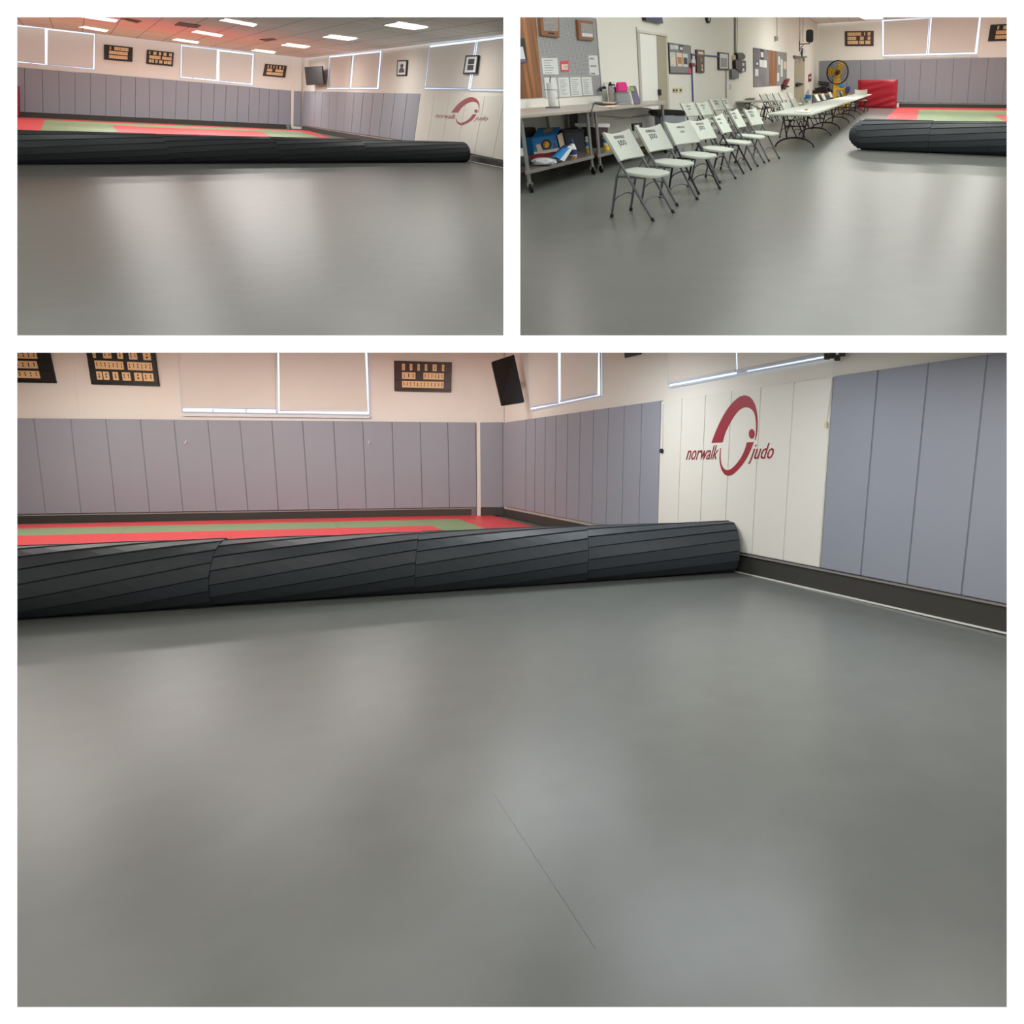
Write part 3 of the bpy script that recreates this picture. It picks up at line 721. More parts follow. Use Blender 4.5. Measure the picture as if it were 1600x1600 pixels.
single('crash_mat', m.add(vs, fs), 'crash', 'red folded crash mat leaning on the grey pads behind the tables, upper right view', 'crash mat', smooth=True)
gridmats(R, [[(1401, 167.6), (1573, 169.1)], [(1437, 171.5), (1573, 172.7)], [(1437, 179), (1573, 179.6)], [(1437, 189), (1573, 189.6)]],
         [[(1400.5, 169), (1382, 187)], [(1436, 172), (1433, 185)], [(1474, 170), (1482.5, 184)], [(1551.5, 179), (1560, 184)], [(1640, 175), (1660, 184)]],
         ['rrrr', 'rggg', 'rggr'], '')
# mat roll with its telescoped end
er = ((1349, 186.6, 233.7), (1573, 186.6, 243.4))
A, B, r = rolls(R, er, [0, .5, 1.25], 15, (-.33, -.5),
      ['black rolled mat nearest its stepped end, upper right view', 'black rolled mat running out at the right edge, upper right view'], 'rolled mats end to end, upper right view')
ax = (A - B).normalized()
t = thing('rolled_mat', A - R.n * r, 'stepped spiral end of the black mat roll by the tables, upper right view', 'mat roll')
for i, (d, s) in enumerate(((.1, .9), (.17, .77), (.23, .61), (.28, .42))):
    obj('spiral_turn', loft(A + ax * (d - .3 if i else -.02), A + ax * d, R.n, r * s, 15, i * .2, i * .2 + .03, 1), 'roll', t)
# ------------------------------------------------------------------ left wall of the upper right room
PL = Rleft
T1 = lambda *P: [(810 + a / 10.667, 20 + b / 10.667) for a, b in P]
T2 = lambda *P: [(810 + a / 10.667, 100 + b / 10.667) for a, b in P]
T5 = lambda *P: [(980 + a / 10.667, 20 + b / 10.667) for a, b in P]
T6 = lambda *P: [(1080 + a / 10.667, 20 + b / 10.667) for a, b in P]
single('wood_panel', slab(PL, [(803, 4), (835.5, 8), (847.6, 152.2), (803, 154.5)], .02), 'panelwood', 'wood grain wall panel at the left edge beside the pegboard, upper right view', 'panel')
t = thing('pegboard', on(PL, 848, 152), 'large grey pegboard above the steel worktop, upper right view', 'pegboard')
PB = [(835.8, 9), (931.5, 29), (940.8, 148.5), (848, 152)]
obj('panel', slab(PL, PB, .02), 'peg', t)
m = MB()
for i in range(46):
    for j in range(60):
        a_, b_ = .012 + i * .0215, .012 + j * .0165
        m.add([on(PL, *p, .0205) for p in uvr(PB, a_, a_ + .0095, b_, b_ + .0075)], [(0, 1, 2, 3)])
tag(obj('peg_holes', m, 'hole', t), kind='stuff')
obj('edge_trim', slab(PL, [(930.8, 29), (931.8, 29), (941.3, 148.5), (940.2, 148.5)], .006, .02), 'print', t)
def plaque(Q, pic, lab, plate=None, m='oak', off=.02):
    t = thing('photo_plaque', on(PL, *Q[3]), lab, 'plaque', 'wooden photo plaques, upper right view')
    obj('board', slab(PL, Q, .05, off), m, t, bevel=.008)
    obj('photograph', slab(PL, pic, .004, off + .05), 'photo', t)
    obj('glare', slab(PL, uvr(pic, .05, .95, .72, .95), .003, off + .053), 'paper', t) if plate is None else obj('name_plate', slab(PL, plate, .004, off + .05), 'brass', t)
plaque([(843, 17), (873.2, 18), (874.8, 59), (846.2, 55.4)], [(848, 18), (872, 19), (872.4, 48.6), (849.8, 47.6)], 'oak photo plaque with a dark name plate, cut by the top edge, upper right view', [(857, 50.4), (866.2, 51), (866.2, 53.7), (857, 53)])
plaque([(902.5, 30.6), (926.8, 33), (928.6, 63.7), (905, 61.7)], [(907.5, 35.5), (926.2, 38.2), (927.2, 58.9), (908.9, 57.5)], 'oak photo plaque at the right edge of the pegboard, upper right view')
def sheet(Q, lab, cols=('paper',), lines=0, name='paper_notice', off=.021, cat='notice', group='papers pinned to the boards, upper right view'):
    t = thing(name, on(PL, *Q[3], off), lab, cat, group)
    obj('sheet', slab(PL, Q, .006, off), cols[0], t)
    if lines:
        m = MB()
        for i in range(lines):
            v = .12 + .76 * i / max(1, lines - 1)
            m.prism([on(PL, *p, off + .0075) for p in uvr(Q, .12, .12 + .7 * random.uniform(.55, 1), v, v + .25 / lines)], -PL[1] * .0012)
        obj('printed_lines', m, 'print', t)
    for c, (u0, u1, v0, v1) in zip(cols[1:], [(.1, .9, .3, .8), (.3, .8, .4, .7)]):
        obj('picture', slab(PL, uvr(Q, u0, u1, v0, v1), .002, off + .006), c, t)
    return t
sheet(T1((385, 755), (650, 755), (672, 1030), (415, 1025)), 'wide white sheet upper left on the pegboard, upper right view', lines=6)
sheet(T1((700, 805), (835, 800), (842, 985), (716, 985)), 'small pink flyer on the pegboard, upper right view', ('flyer', 'cream', 'paper'))
sheet(T1((1165, 712), (1315, 712), (1345, 1040), (1190, 1040)), 'tall white sheet with diagrams near the pegboard right edge, upper right view', lines=3)
for i, Qd in enumerate((T2((430, 230), (625, 222), (680, 555), (470, 562)), T2((655, 225), (835, 218), (870, 545), (695, 550)), T2((865, 220), (1035, 215), (1065, 530), (890, 540)), T2((1055, 220), (1215, 215), (1250, 520), (1085, 526)))):
    sheet(Qd, ['white sheet behind the paper towel holder, upper right view', 'white sheet right of the paper towel roll, second in the bottom row, upper right view', 'white sheet third in the bottom row of the pegboard, upper right view', 'white sheet fourth in the bottom row of the pegboard, upper right view'][i], lines=(0, 12, 8, 9)[i])
t = thing('framed_photo', on(PL, 813, 98), 'dark photograph on the wood panel at the left edge, upper right view', 'picture')
Q = [(803, 58), (820, 60), (824.3, 97), (803, 98.5)]
obj('backing', slab(PL, Q, .03, .02), 'blackp', t); obj('figure_print', slab(PL, [(803, 74), (817, 73), (821, 92), (803, 93)], .004, .05), 'paper', t); obj('caption_strip', slab(PL, [(803, 93), (821.5, 92.5), (823.5, 97), (803, 98)], .004, .05), 'purple', t)
single('peg_hook', MB().tube([on(PL, 939, 138, .02), on(PL, 939, 139, .1), on(PL, 939.5, 141, .12)], .03, 6), 'blackp', 'black hook at the lower right corner of the pegboard, upper right view', 'hook')
t = thing('wall_picture', on(PL, 1010, 31), 'dark picture above the open doorway, cut by the top edge, upper right view', 'picture')
obj('frame', slab(PL, [(1006.5, 14), (1034, 18), (1036.2, 36.8), (1010, 31.4)], .1), 'blackp', t); obj('picture', slab(PL, [(1011, 16), (1032.5, 20), (1033.5, 34.5), (1013.5, 30.4)], .004, .1), 'dblue', t)
c = on(PL, 1104.2, 25, .0)
t = thing('wall_clock', c, 'round black rimmed wall clock cut by the top edge, upper right view', 'clock')
rr = (on(PL, 1104.2, 36.3) - on(PL, 1104.2, 25)).length
obj('rim', MB().lathe([(rr, 0), (rr, .07), (rr * .82, .08), (rr * .8, .05)], c, PL[1], 24), 'blackp', t, smooth=True)
obj('dial', MB().lathe([(rr * .8, .04), (rr * .8, .055)], c, PL[1], 24), 'paper', t)
obj('hand', MB().tube([c + PL[1] * .06, c + PL[1] * .06 - R.n * rr * .5], .012, 4), 'black', t)
# doorway 1
t = tag(obj('door_1', slab(PL, [(998.5, 51.5), (1027, 55), (1033, 226.5), (1007, 233)], .012), 'door'), kind='structure')
obj('door_jamb', slab(PL, [(1027, 55), (1040.5, 55.4), (1046.6, 223), (1033, 226)], .01), 'jamb', t)
obj('door_edge', slab(PL, [(1026.6, 55), (1028.2, 55.2), (1034.2, 226), (1032.4, 226.4)], .03), 'jamb', t)
m = MB()
for a, b in (((997.6, 48.5), (1041, 55.2)), ((1041, 55), (1047, 223)), ((997.6, 48.5), (1006, 233))): m.tube([on(PL, *a, .02), on(PL, *b, .02)], .035, 4)
obj('door_frame', m, 'wall', t)
obj('door_handle', slab(PL, [(1031.4, 139.5), (1033.6, 139.5), (1033.8, 149), (1032, 149)], .06, .02), 'blackp', t)
struct('trim_2', slab(PL, [(994, 42), (995, 42.2), (1001, 160), (1000.2, 160)], .01), 'wire')
# bulletin boards
t = thing('notice_board', on(PL, 1047, 115), 'grey felt notice board beside the open doorway, upper right view', 'notice board')
Q = T5((690, 495), (1060, 550), (1070, 1020), (713, 1012))
obj('frame', slab(PL, Q, .03), 'blackp', t); obj('felt', slab(PL, uvr(Q, .035, .97, .025, .97), .006, .03), 'notice', t)
for Qd, cs, l, n in ((T5((720, 535), (845, 542), (846, 612), (726, 606)), ('paper',), 'small white card at the top left of the notice board', 3), (T5((868, 540), (930, 545), (932, 642), (878, 642)), ('black', 'paper'), 'black and white photo at the top of the notice board', 0),
                  (T5((718, 660), (800, 665), (812, 892), (722, 890)), ('paper', 'cream'), 'tall white leaflet at the left of the notice board', 6), (T5((818, 662), (910, 675), (925, 897), (843, 895)), ('cream', 'orange'), 'orange poster in the middle of the notice board', 0),
                  (T5((928, 676), (1008, 690), (1016, 905), (938, 897)), ('paper', 'slate'), 'dark poster at the right of the notice board', 0), (T5((1030, 930), (1066, 915), (1068, 1010), (1015, 1005)), ('flyer',), 'pink slip at the lower right corner of the notice board', 0)):
    sheet(Qd, l + ', upper right view', cs, n, 'poster', .036, 'poster', 'posters on the felt board, upper right view')
def swplate(Q, lab, n):
    t = thing('switch_plate', on(PL, *Q[3]), lab, 'switch', 'ivory plates by the doorway')
    obj('plate', slab(PL, Q, .012), 'ivory', t)
    for i in range(n): obj('toggle', slab(PL, uvr(Q, (i + .35) / n, (i + .65) / n, .3, .7), .02, .012), 'olive', t)
swplate([(1051.3, 137.4), (1060, 137), (1060, 144.8), (1051.3, 144.8)], 'wide ivory switch plate by the doorway, upper right view', 2)
swplate([(1061.8, 137), (1066.4, 136.8), (1066.4, 144.4), (1061.8, 144.6)], 'narrow ivory switch plate next to the wide one, upper right view', 1)
def cable(px, m, lab, r=.015, off=.03, cat='cable', name='wall_cable'): return single(name, MB().tube([on(PL, x, y, off) for x, y in px], r, 6), m, lab, cat, smooth=True)
cable([(1080, 84.7), (1100, 86.3), (1123.5, 88.3)], 'bluec', 'blue cable running level to the black framed picture, upper right view', .02)
cable([(1081, 86), (1081.3, 114), (1082.2, 140), (1083.2, 166)], 'bluec', 'blue cable running down the wall beside the notice board, upper right view', .02)
t = thing('fire_alarm', on(PL, 1083, 104), 'small red alarm on a white box by the notice board, upper right view', 'alarm')
obj('box', slab(PL, [(1081.5, 93), (1087, 93.5), (1087, 101), (1081.5, 101)], .06), 'paper', t); obj('sounder', slab(PL, [(1081.3, 98.5), (1086, 98.5), (1086, 104), (1081.3, 104)], .1, .02), 'maroon', t)
t = thing('carved_plaque', on(PL, 1089, 113), 'tall dark brown plaque with pale figures, upper right view', 'plaque')
Q = T5((1155, 610), (1290, 625), (1290, 1000), (1165, 995)); obj('board', slab(PL, Q, .05), 'brownwood', t, bevel=.008)
obj('title_strip', slab(PL, uvr(Q, .2, .85, .08, .2), .004, .05), 'cream', t); obj('figure', slab(PL, [uvq(Q, *p) for p in ((.62, .62), (.78, .66), (.7, .78), (.86, .94), (.6, .9), (.66, .76))], .006, .05), 'cream', t); obj('medallion', slab(PL, uvr(Q, .48, .66, .36, .52), .006, .05), 'tan', t)
t = thing('framed_photo', on(PL, 1123, 109), 'black framed group photo left of the towel dispenser, upper right view', 'picture')
Q = T6((460, 655), (630, 672), (630, 955), (462, 950)); obj('frame', slab(PL, Q, .05), 'black', t); obj('mount', slab(PL, uvr(Q, .12, .9, .08, .92), .004, .05), 'paper', t); obj('photograph', slab(PL, uvr(Q, .2, .82, .32, .84), .004, .054), 'photo', t)
cable([(1134.5, 110), (1134.7, 154)], 'blackp', 'thin black cable hanging below the framed group photo, upper right view', .012)
cable([(1148.6, 20), (1148.6, 60), (1149, 94)], 'wire', 'grey conduit pipe down to the towel dispenser, upper right view', .035)
cable([(1152.4, 20), (1152.4, 60), (1151, 84)], 'wire', 'thin wire beside the conduit pipe, upper right view', .008)
single('junction_box', slab(PL, [(1146, 86), (1150.5, 86), (1150.5, 93), (1146, 93)], .06), 'ivory', 'pale junction box at the foot of the conduit, upper right view', 'box')
t = thing('towel_dispenser', on(PL, 1151, 113), 'black paper towel dispenser with rounded top on the wall, upper right view', 'dispenser')
obj('cover', slab(PL, T6((770, 662), (880, 665), (908, 690), (908, 780), (780, 788)), .13), 'blackp', t, bevel=.04, smooth=True)
obj('body', slab(PL, T6((740, 795), (915, 795), (915, 985), (812, 998), (745, 930)), .12), 'blackp', t, bevel=.02)
obj('label', slab(PL, T6((855, 835), (885, 835), (885, 885), (855, 885)), .004, .121), 'paper', t); obj('paper_end', slab(PL, T6((860, 925), (885, 920), (892, 975), (850, 980)), .004, .121), 'paper', t)
single('soap_box', slab(PL, [(1143.3, 108), (1154.8, 107.8), (1155, 122.5), (1144, 123.3)], .1), 'greyp', 'grey wall box under the towel dispenser, upper right view', 'dispenser', bevel=.02)
single('wall_outlet', slab(PL, [(1139.8, 131), (1143.4, 131), (1143.4, 139.5), (1139.8, 139.5)], .02), 'frame', 'white wall outlet under the grey box, upper right view', 'outlet')
t = thing('notice_board', on(PL, 1178, 136), 'large notice board with a brown wood strip, upper right view', 'notice board')
obj('left_panel', slab(PL, [(1177.6, 74.3), (1200.5, 78), (1201.5, 134.2), (1178, 135.8)], .03), 'plum', t)
obj('wood_strip', slab(PL, [(1200.5, 78), (1214, 80.2), (1213.5, 133.4), (1201.5, 134.2)], .03), 'panelwood', t)
obj('right_panel', slab(PL, [(1214, 80.2), (1229.4, 82.6), (1229.4, 132.4), (1213.5, 133.4)], .03), 'notice', t)
for Qd, cs, l in ((T6((1148, 600), (1210, 612), (1208, 780), (1160, 772)), ('black', 'paper'), 'black framed card on the left panel'), (T6((1140, 785), (1195, 790), (1195, 910), (1140, 900)), ('paper',), 'white sheet under the framed card'),
                  (T6((1200, 790), (1260, 795), (1260, 915), (1200, 912)), ('paper',), 'white sheet beside the wood strip'), (T6((1065, 935), (1120, 938), (1120, 1055), (1068, 1055)), ('paper',), 'white card low on the left panel'),
                  (T6((1085, 790), (1120, 810), (1118, 890), (1080, 880)), ('dblue', 'paper'), 'small blue card on the left panel'), ([(1216, 88), (1219, 88.5), (1219, 101), (1216, 101)], ('paper',), 'narrow slip at the right panel top'),
                  ([(1220, 93), (1223, 93), (1223, 120), (1220, 120)], ('paper',), 'long white slip mid right panel'), ([(1224.5, 96), (1228.5, 96), (1228.5, 108), (1224.5, 108)], ('cream',), 'cream slip on the right panel'), ([(1214.5, 114), (1217.5, 114), (1217.5, 127), (1214.5, 127)], ('paper',), 'white slip low on the right panel')):
    sheet(Qd, l + ' of the large notice board, upper right view', cs, 0, 'notice_sheet', .031, 'notice', 'sheets on the large notice board')
cable([(1214, 20), (1214, 57)], 'wire', 'grey pull cord hanging above the large notice board, upper right view', .012, cat='cord')
single('cord_box', slab(PL, [(1212.6, 56.6), (1215.8, 56.8), (1215.8, 63.6), (1212.6, 63.4)], .08), 'wire', 'small grey box at the end of the pull cord, upper right view', 'box')
cable([(1249.8, 24), (1249.8, 64)], 'wire', 'left of two wires above the speaker bracket, upper right view', .012)
cable([(1254.8, 27), (1254.8, 66)], 'wire', 'right of two wires above the speaker bracket, upper right view', .012)
t = thing('loudspeaker', on(PL, 1264, 66, .9), 'black loudspeaker on a wall arm in the corner, upper right view', 'loudspeaker')
sp = on(PL, 1265, 57, .45); spl = (sp, (V((EYE.x, EYE.y, sp.z)) - sp).normalized())
obj('cabinet', slab(spl, [(1259.5, 47.5), (1262, 46.2), (1269, 46), (1271, 48), (1270.8, 64), (1269, 66.4), (1261, 65.8), (1259, 63.5)], .22, 0), 'blackp', t, bevel=.03, smooth=True)
obj('bracket', MB().tube([on(PL, 1249, 64, .02), on(PL, 1249, 80.5, .02)], .025, 6).tube([on(PL, 1249, 69, .02), on(PL, 1264.5, 68.3, .42)], .02, 6).tube([on(PL, 1249, 77, .02), on(PL, 1256, 69.2, .2)], .018, 6), 'cdark', t)
obj('stem', MB().tube([on(PL, 1264.5, 68.5, .42), on(PL, 1264.5, 65, .42)], .025, 6), 'cdark', t)
t = tag(obj('door_2', slab(PL, [(1242.5, 88.5), (1257.5, 88), (1257, 171.5), (1241.5, 174.8)], .03), 'jamb'), kind='structure')
obj('door_frame', slab(PL, [(1257.5, 87.5), (1262, 88.5), (1261, 170.6), (1257, 171.5)], .05), 'wall', t)
obj('push_bar', slab(PL, [(1246, 131.5), (1247.6, 129), (1255.5, 130.5), (1255.5, 132.3), (1248, 133.4), (1247, 135.4)], .12, .03), 'blackp', t)
obj('door_closer', slab(PL, [(1242, 86.5), (1250, 88), (1261, 87.5), (1261, 89.6), (1243, 91)], .08, .02), 'greyp', t)
t = thing('exit_lamp', on(PL, 1255, 95), 'small emergency lamp with a round head over the far door, upper right view', 'lamp')
obj('battery_box', slab(PL, [(1252, 75), (1257.5, 74), (1258, 84), (1252.5, 84.5)], .06), 'frame', t); obj('stem', MB().tube([on(PL, 1253.5, 76, .08), on(PL, 1253, 88, .1)], .04, 6), 'blackp', t)
obj('lamp_head', MB().lathe([(.05, 0), (.1, .02), (.12, .06), (.09, .08)], on(PL, 1254.5, 92.5, .2), PL[1], 14), 'greyp', t, smooth=True)
t = thing('safety_sign', on(PL, 1264, 127), 'red and white extinguisher sign right of the far door, upper right view', 'sign')
obj('red_panel', slab(PL, [(1263.6, 117), (1267.8, 114.5), (1267.8, 127), (1263.6, 128)], .03), 'maroon', t); obj('white_mark', slab(PL, [(1264.4, 120), (1267, 119.4), (1267, 122.5), (1264.4, 123)], .004, .03), 'paper', t)
t = thing('leaflet_rack', on(PL, 1226, 138, .1), 'maroon leaflet in a black wall holder by the far door, upper right view', 'holder')
obj('holder', slab(PL, [(1224, 132), (1233, 134.4), (1233, 136.2), (1227.5, 136.6), (1227, 140), (1224.5, 139)], .1, .02), 'blackp', t); obj('leaflet', slab(PL, [(1225.5, 132.5), (1229.5, 124.5), (1234, 122.5), (1234, 124.5), (1230, 133)], .1, .06), 'maroon', t)
# ------------------------------------------------------------------ pedestal fan
t = thing('drum_fan', R.at(1311, 167.8), 'big yellow bladed fan in a black cage on a yellow stand, upper right view', 'fan')
fp = plane3(R.at(1309, 168), R.at(1320, 168.1), R.up(R.at(1309, 168), 1))
c = on(fp, 1308.7, 113.2, .2); fr = (on(fp, 1325.6, 113.2, .2) - c).length
e1, e2, nz = (on(fp, 1318.7, 113.2, .2) - c).normalized(), R.n, fp[1]
m = MB()
for d, s in ((.18, .98), (0, 1), (-.18, .98)): m.tube([c + nz * d + (e1 * math.cos(a) + e2 * math.sin(a)) * fr * s for a in [i * math.pi / 16 for i in range(33)]], .022, 6)
for s in (.75, .5, .25): m.tube([c + nz * (.2 + .1 * (1 - s)) + (e1 * math.cos(a) + e2 * math.sin(a)) * fr * s for a in [i * math.pi / 12 for i in range(25)]], .008, 4)
for i in range(36):
    a = i * math.pi / 18; w = e1 * math.cos(a) + e2 * math.sin(a); m.tube([c + nz * .3 + w * .1, c + nz * .28 + w * fr * .6, c + nz * .17 + w * fr * .98], .007, 4)
obj('cage', m, 'cdark', t)
m = MB()
for a0 in (70, 178, 275):
    a = math.radians(a0); w = e1 * math.cos(a) + e2 * math.sin(a); x = w.cross(nz)
    m.add([c + w * .08 + x * .09, c + w * fr * .45 + x * .21 + nz * .06, c + w * fr * .88 + x * .22 + nz * .08, c + w * fr * .9 - x * .17 - nz * .05, c + w * fr * .45 - x * .13 - nz * .05, c + w * .08 - x * .09 - nz * .03,
           c + w * .08 + x * .09 - nz * .03, c + w * fr * .45 + x * .2 + nz * .03, c + w * fr * .84 + x * .2 + nz * .05, c + w * fr * .86 - x * .14 - nz * .08, c + w * fr * .45 - x * .1 - nz * .08, c + w * .08 - x * .09 - nz * .06],
          [(0, 1, 2, 3, 4, 5), (11, 10, 9, 8, 7, 6)] + [(i, i + 6, (i + 1) % 6 + 6, (i + 1) % 6) for i in range(6)])
    obj('blade', m, 'yellow', t); m = MB()
obj('hub', MB().lathe([(.1, -.1), (.11, 0), (.09, .2), (.04, .24)], c, nz, 14), 'blackp', t, smooth=True)
obj('motor', MB().lathe([(.22, -.5), (.25, -.3), (.22, -.12)], c, nz, 14), 'yellow', t, smooth=True)
obj('stand', slab(fp, [(1302, 131), (1307, 131), (1306, 168), (1300.5, 168)], .5, -.2), 'yellow', t, bevel=.02)
obj('stand', slab(fp, [(1306.5, 135), (1318, 134.5), (1318.5, 141), (1306, 141)], .3, -.1), 'yellow', t, bevel=.02)
obj('foot', slab(fp, [(1300, 166), (1322, 166), (1322, 168), (1300, 168)], .6, -.2), 'yellow', t)
t = thing('mop_bucket', R.at(1322, 168), 'yellow and dark blue janitor cart beside the fan, upper right view', 'cart')
bp = plane3(R.at(1320, 169.2), R.at(1330, 169.3), R.up(R.at(1320, 169.2), 1))
obj('tub', slab(bp, [(1316, 137), (1326, 135), (1325, 167), (1316.5, 167)], .5, -.1), 'yellow', t, bevel=.04)
obj('side_bag', slab(bp, [(1320, 136), (1328, 134.5), (1327, 146), (1321, 147)], .3, .41), 'dblue', t, bevel=.05)
obj('blue_cloth', slab(bp, [(1309, 133), (1317, 131), (1320, 135), (1315, 138), (1310, 137)], .3, .3), 'blue', t, bevel=.05)
for x in (1315, 1323): obj('wheel', MB().lathe([(.12, -.05), (.15, 0), (.12, .05)], R.at(x, 167.8) + R.n * .15, V((1, 0, 0)), 12), 'rubber', t)
# heap of cables on a low rack left of the fan
m = MB(); random.seed(3)
for i in range(16):
    x = 1272 + random.random() * 24; y = 139 + random.random() * 6; P = []
    for j in range(7): P.append(on(fp, x + 5 * math.sin(j * 1.3 + i), y + 2.2 * math.cos(j * 1.7 + i * 2) - (2 if 1284 < x < 1294 else 0), .2 + .1 * math.sin(i)))
    m.tube(P, .05, 6)
t = thing('cable_heap', on(fp, 1285, 168), 'tangled heap of black cables on a rack left of the fan, upper right view', 'cables')
tag(obj('cables', m, 'blackp', t), kind='stuff')
obj('rack', slab(fp, [(1268, 146), (1301, 146), (1301, 149), (1268, 149)], .6, -.1), 'tan', t)
for x in (1269, 1300): obj('leg', MB().tube([on(fp, x, 148, .2), R.at(x, 168)], .04, 6), 'cdark', t)
for y, w in ((127.5, 'upper'), (131, 'lower')):
    single('wall_rail', MB().tube([on(Rback, 1278, y, .12), on(Rback, 1296, y + 2.5, .12)], .03, 6), 'blackp', f'thin dark rail on the pads behind the fan, {w} one, upper right view', 'rail', 'rails behind the fan')
# ------------------------------------------------------------------ stainless work tables
def ztab(P, z): return [R.at(x, y, z) for x, y in P]
def worktable(quad, zt, zs, lab, legs, shelfq=None):
    """quad: front-left, front-right, back-right, back-left px of the top"""
    q4 = ztab(quad, zt); c = sum(q4, V((0, 0, 0))) / 4; c.z = 0
    t = thing('work_table', c, lab, 'table', 'stainless work tables on casters')
    obj('worktop', MB().prism(q4, V((0, 0, -.035))), 'steeltop', t, bevel=.006)
    s4 = [p.copy() for p in q4]
    for p in s4: p.z = zs
    cs = sum(s4, V((0, 0, 0))) / 4
    obj('lower_shelf', MB().prism([cs + (p - cs) * .97 for p in s4], V((0, 0, -.045))), 'steel', t, bevel=.006)
    for (u, v) in legs:
        p = lerp(lerp(q4[0], q4[1], u), lerp(q4[3], q4[2], u), v); p.z = 0
        leg = obj('leg', MB().tube([p + V((0, 0, zt - .035)), p + V((0, 0, .12))], .026, 10, ), 'galv', t, smooth=True)
        m = MB().box(-.035, .035, -.01, .03, .07, .13, Matrix.Translation(p))
        obj('caster_fork', m, 'galv', leg)
        obj('caster_wheel', MB().lathe([(.045, -.018), (.055, -.012), (.055, .012), (.045, .018)], p + V((.02, -.02, .056)), V((.75, .65, 0)), 14), 'rubber', leg, smooth=True)
    return q4
def hq(p, z): return R.at(p[0], p[1], z)
q1 = worktable([(806, 181.4), (923.5, 171.2), (926.5, 161.6), (806, 168.4)], .95, .29, 'stainless work table at the left edge, boxes on its shelf, upper right view', [(.93, .06), (.05, .06), (.35, .85), (.62, .85), (.93, .92)])
q2 = worktable([(925, 171.3), (1041.5, 160.6), (1040, 156.2), (929, 161.4)], .95, .29, 'stainless work table left of the doorway, bottles on its top, upper right view', [(.03, .06), (.93, .06), (.45, .9), (.93, .92)])
def upright(pf, base_px, z):
    """vertical plane through two points at height z"""
    a, b = R.at(*base_px[0], z), R.at(*base_px[1], z); return plane3(a, b, a + V((0, 0, 1)))
def solid(name, base, z, pts, depth, m, lab, cat, group=None, bevel=.01, parent=None):
    pl = upright(None, base, z)
    mb = MB().prism([on(pl, x, y) for x, y in pts], -pl[1] * depth)
    if parent: return obj(name, mb, m, parent, bevel=bevel), pl
    return single(name, mb, m, lab, cat, group, bevel=bevel), pl
def lathe_at(px, py, z, prof, m, parent, name, seg=18, dz=0): return obj(name, MB().lathe(prof, R.at(px, py, z) + V((0, 0, dz)), V((0, 0, 1)), seg), m, parent, smooth=True)
def pxm(px, py, z):
    """metres per pixel at that place"""
    d = ray(px, py); return (z - R.h) / R.n.dot(d) / F
# paper towel holder
zt = .951; u = pxm(864, 171, zt)
t = thing('paper_towel_holder', R.at(864, 169, zt), 'wire stand with a white paper towel roll on the left work table, upper right view', 'paper towel')
lathe_at(864, 168.5, zt, [(u * 6, .02), (u * 6.6, .03), (u * 6.6, 37 * u), (u * 6, 37.5 * u)], 'paper', t, 'towel_roll')
c = R.at(864, 169, zt)
obj('base_ring', MB().tube([c + V((math.cos(a) * u * 11, math.sin(a) * u * 11, .012)) for a in [i * math.pi / 12 for i in range(25)]], .01, 6), 'greyp', t)
obj('wire_arm', MB().tube([c + V((u * 11, 0, .012)), c + V((u * 10.5, 0, 27 * u)), c + V((-u * 9, -.02, 27.5 * u))], .005, 5), 'cdark', t)
obj('finial', MB().tube([c + V((0, 0, 37 * u)), c + V((0, 0, 42 * u)), c + V((u * 2, 0, 45 * u)), c + V((u * .5, 0, 47 * u))], .008, 6), 'cdark', t)
# tray, jars, box, leaflet stand
t = thing('tray', R.at(946, 163, .951), 'low dark tray piled with papers in front of the jars, upper right view', 'tray')
obj('tray_base', MB().prism(ztab([(928, 161.5), (946, 164.6), (966, 161.5), (950, 159.4)], .96), V((0, 0, .015))), 'cdark', t)
obj('papers', MB().prism(ztab([(929, 159.5), (946, 161), (949, 159.5), (934, 158)], .98), V((0, 0, .012))), 'paper', t)
obj('papers', MB().prism(ztab([(942, 161.6), (958, 162.3), (964, 160.3), (950, 159.2)], .98), V((0, 0, .012))), 'cream', t)
single('paper_slip', MB().prism(ztab([(930, 167.4), (958, 168), (968, 164.6), (950, 165)], .956), V((0, 0, .004))), 'cream', 'loose papers lying at the front of the right work table, upper right view', 'paper')
u = pxm(946, 159.5, .96)
t = thing('storage_jar', R.at(946, 162.4, .951), 'greenish jar with a black lid on the work table, upper right view', 'jar')
lathe_at(946, 162.4, .951, [(3.6 * u, 0), (4.1 * u, 2 * u), (4.1 * u, 17 * u), (3 * u, 20 * u)], 'glassg', t, 'body'); lathe_at(946, 162.4, .951, [(3 * u, 0), (3.2 * u, .5 * u), (3.2 * u, 2.6 * u), (2 * u, 3.4 * u)], 'blackp', t, 'lid', dz=20 * u)
t = thing('water_flask', R.at(956, 162.8, .951), 'white patterned flask with a black spout lid on the work table, upper right view', 'flask')
lathe_at(956, 162.8, .951, [(3.6 * u, 0), (4.2 * u, 1.5 * u), (4.2 * u, 20 * u), (3.4 * u, 24 * u)], 'photo', t, 'body'); lathe_at(956, 162.8, .951, [(3.2 * u, 0), (3.2 * u, 2 * u), (1.6 * u, 3 * u), (1.6 * u, 5 * u)], 'blackp', t, 'lid', dz=24 * u)
obj('handle', MB().tube([R.at(956, 162.8, .951) + V((a * u, 0, b * u)) for a, b in ((3, 25), (6, 25.5), (6.5, 22), (4, 21))], .012, 6), 'blackp', t)
solid('price_card', [(944, 160.8), (961, 159.8)], .951, [(944.6, 128.5), (960.5, 128.2), (960.5, 150), (944.6, 150.5)], .01, 'clear', 'clear acrylic card stand behind the jars, upper right view', 'card stand', bevel=0)
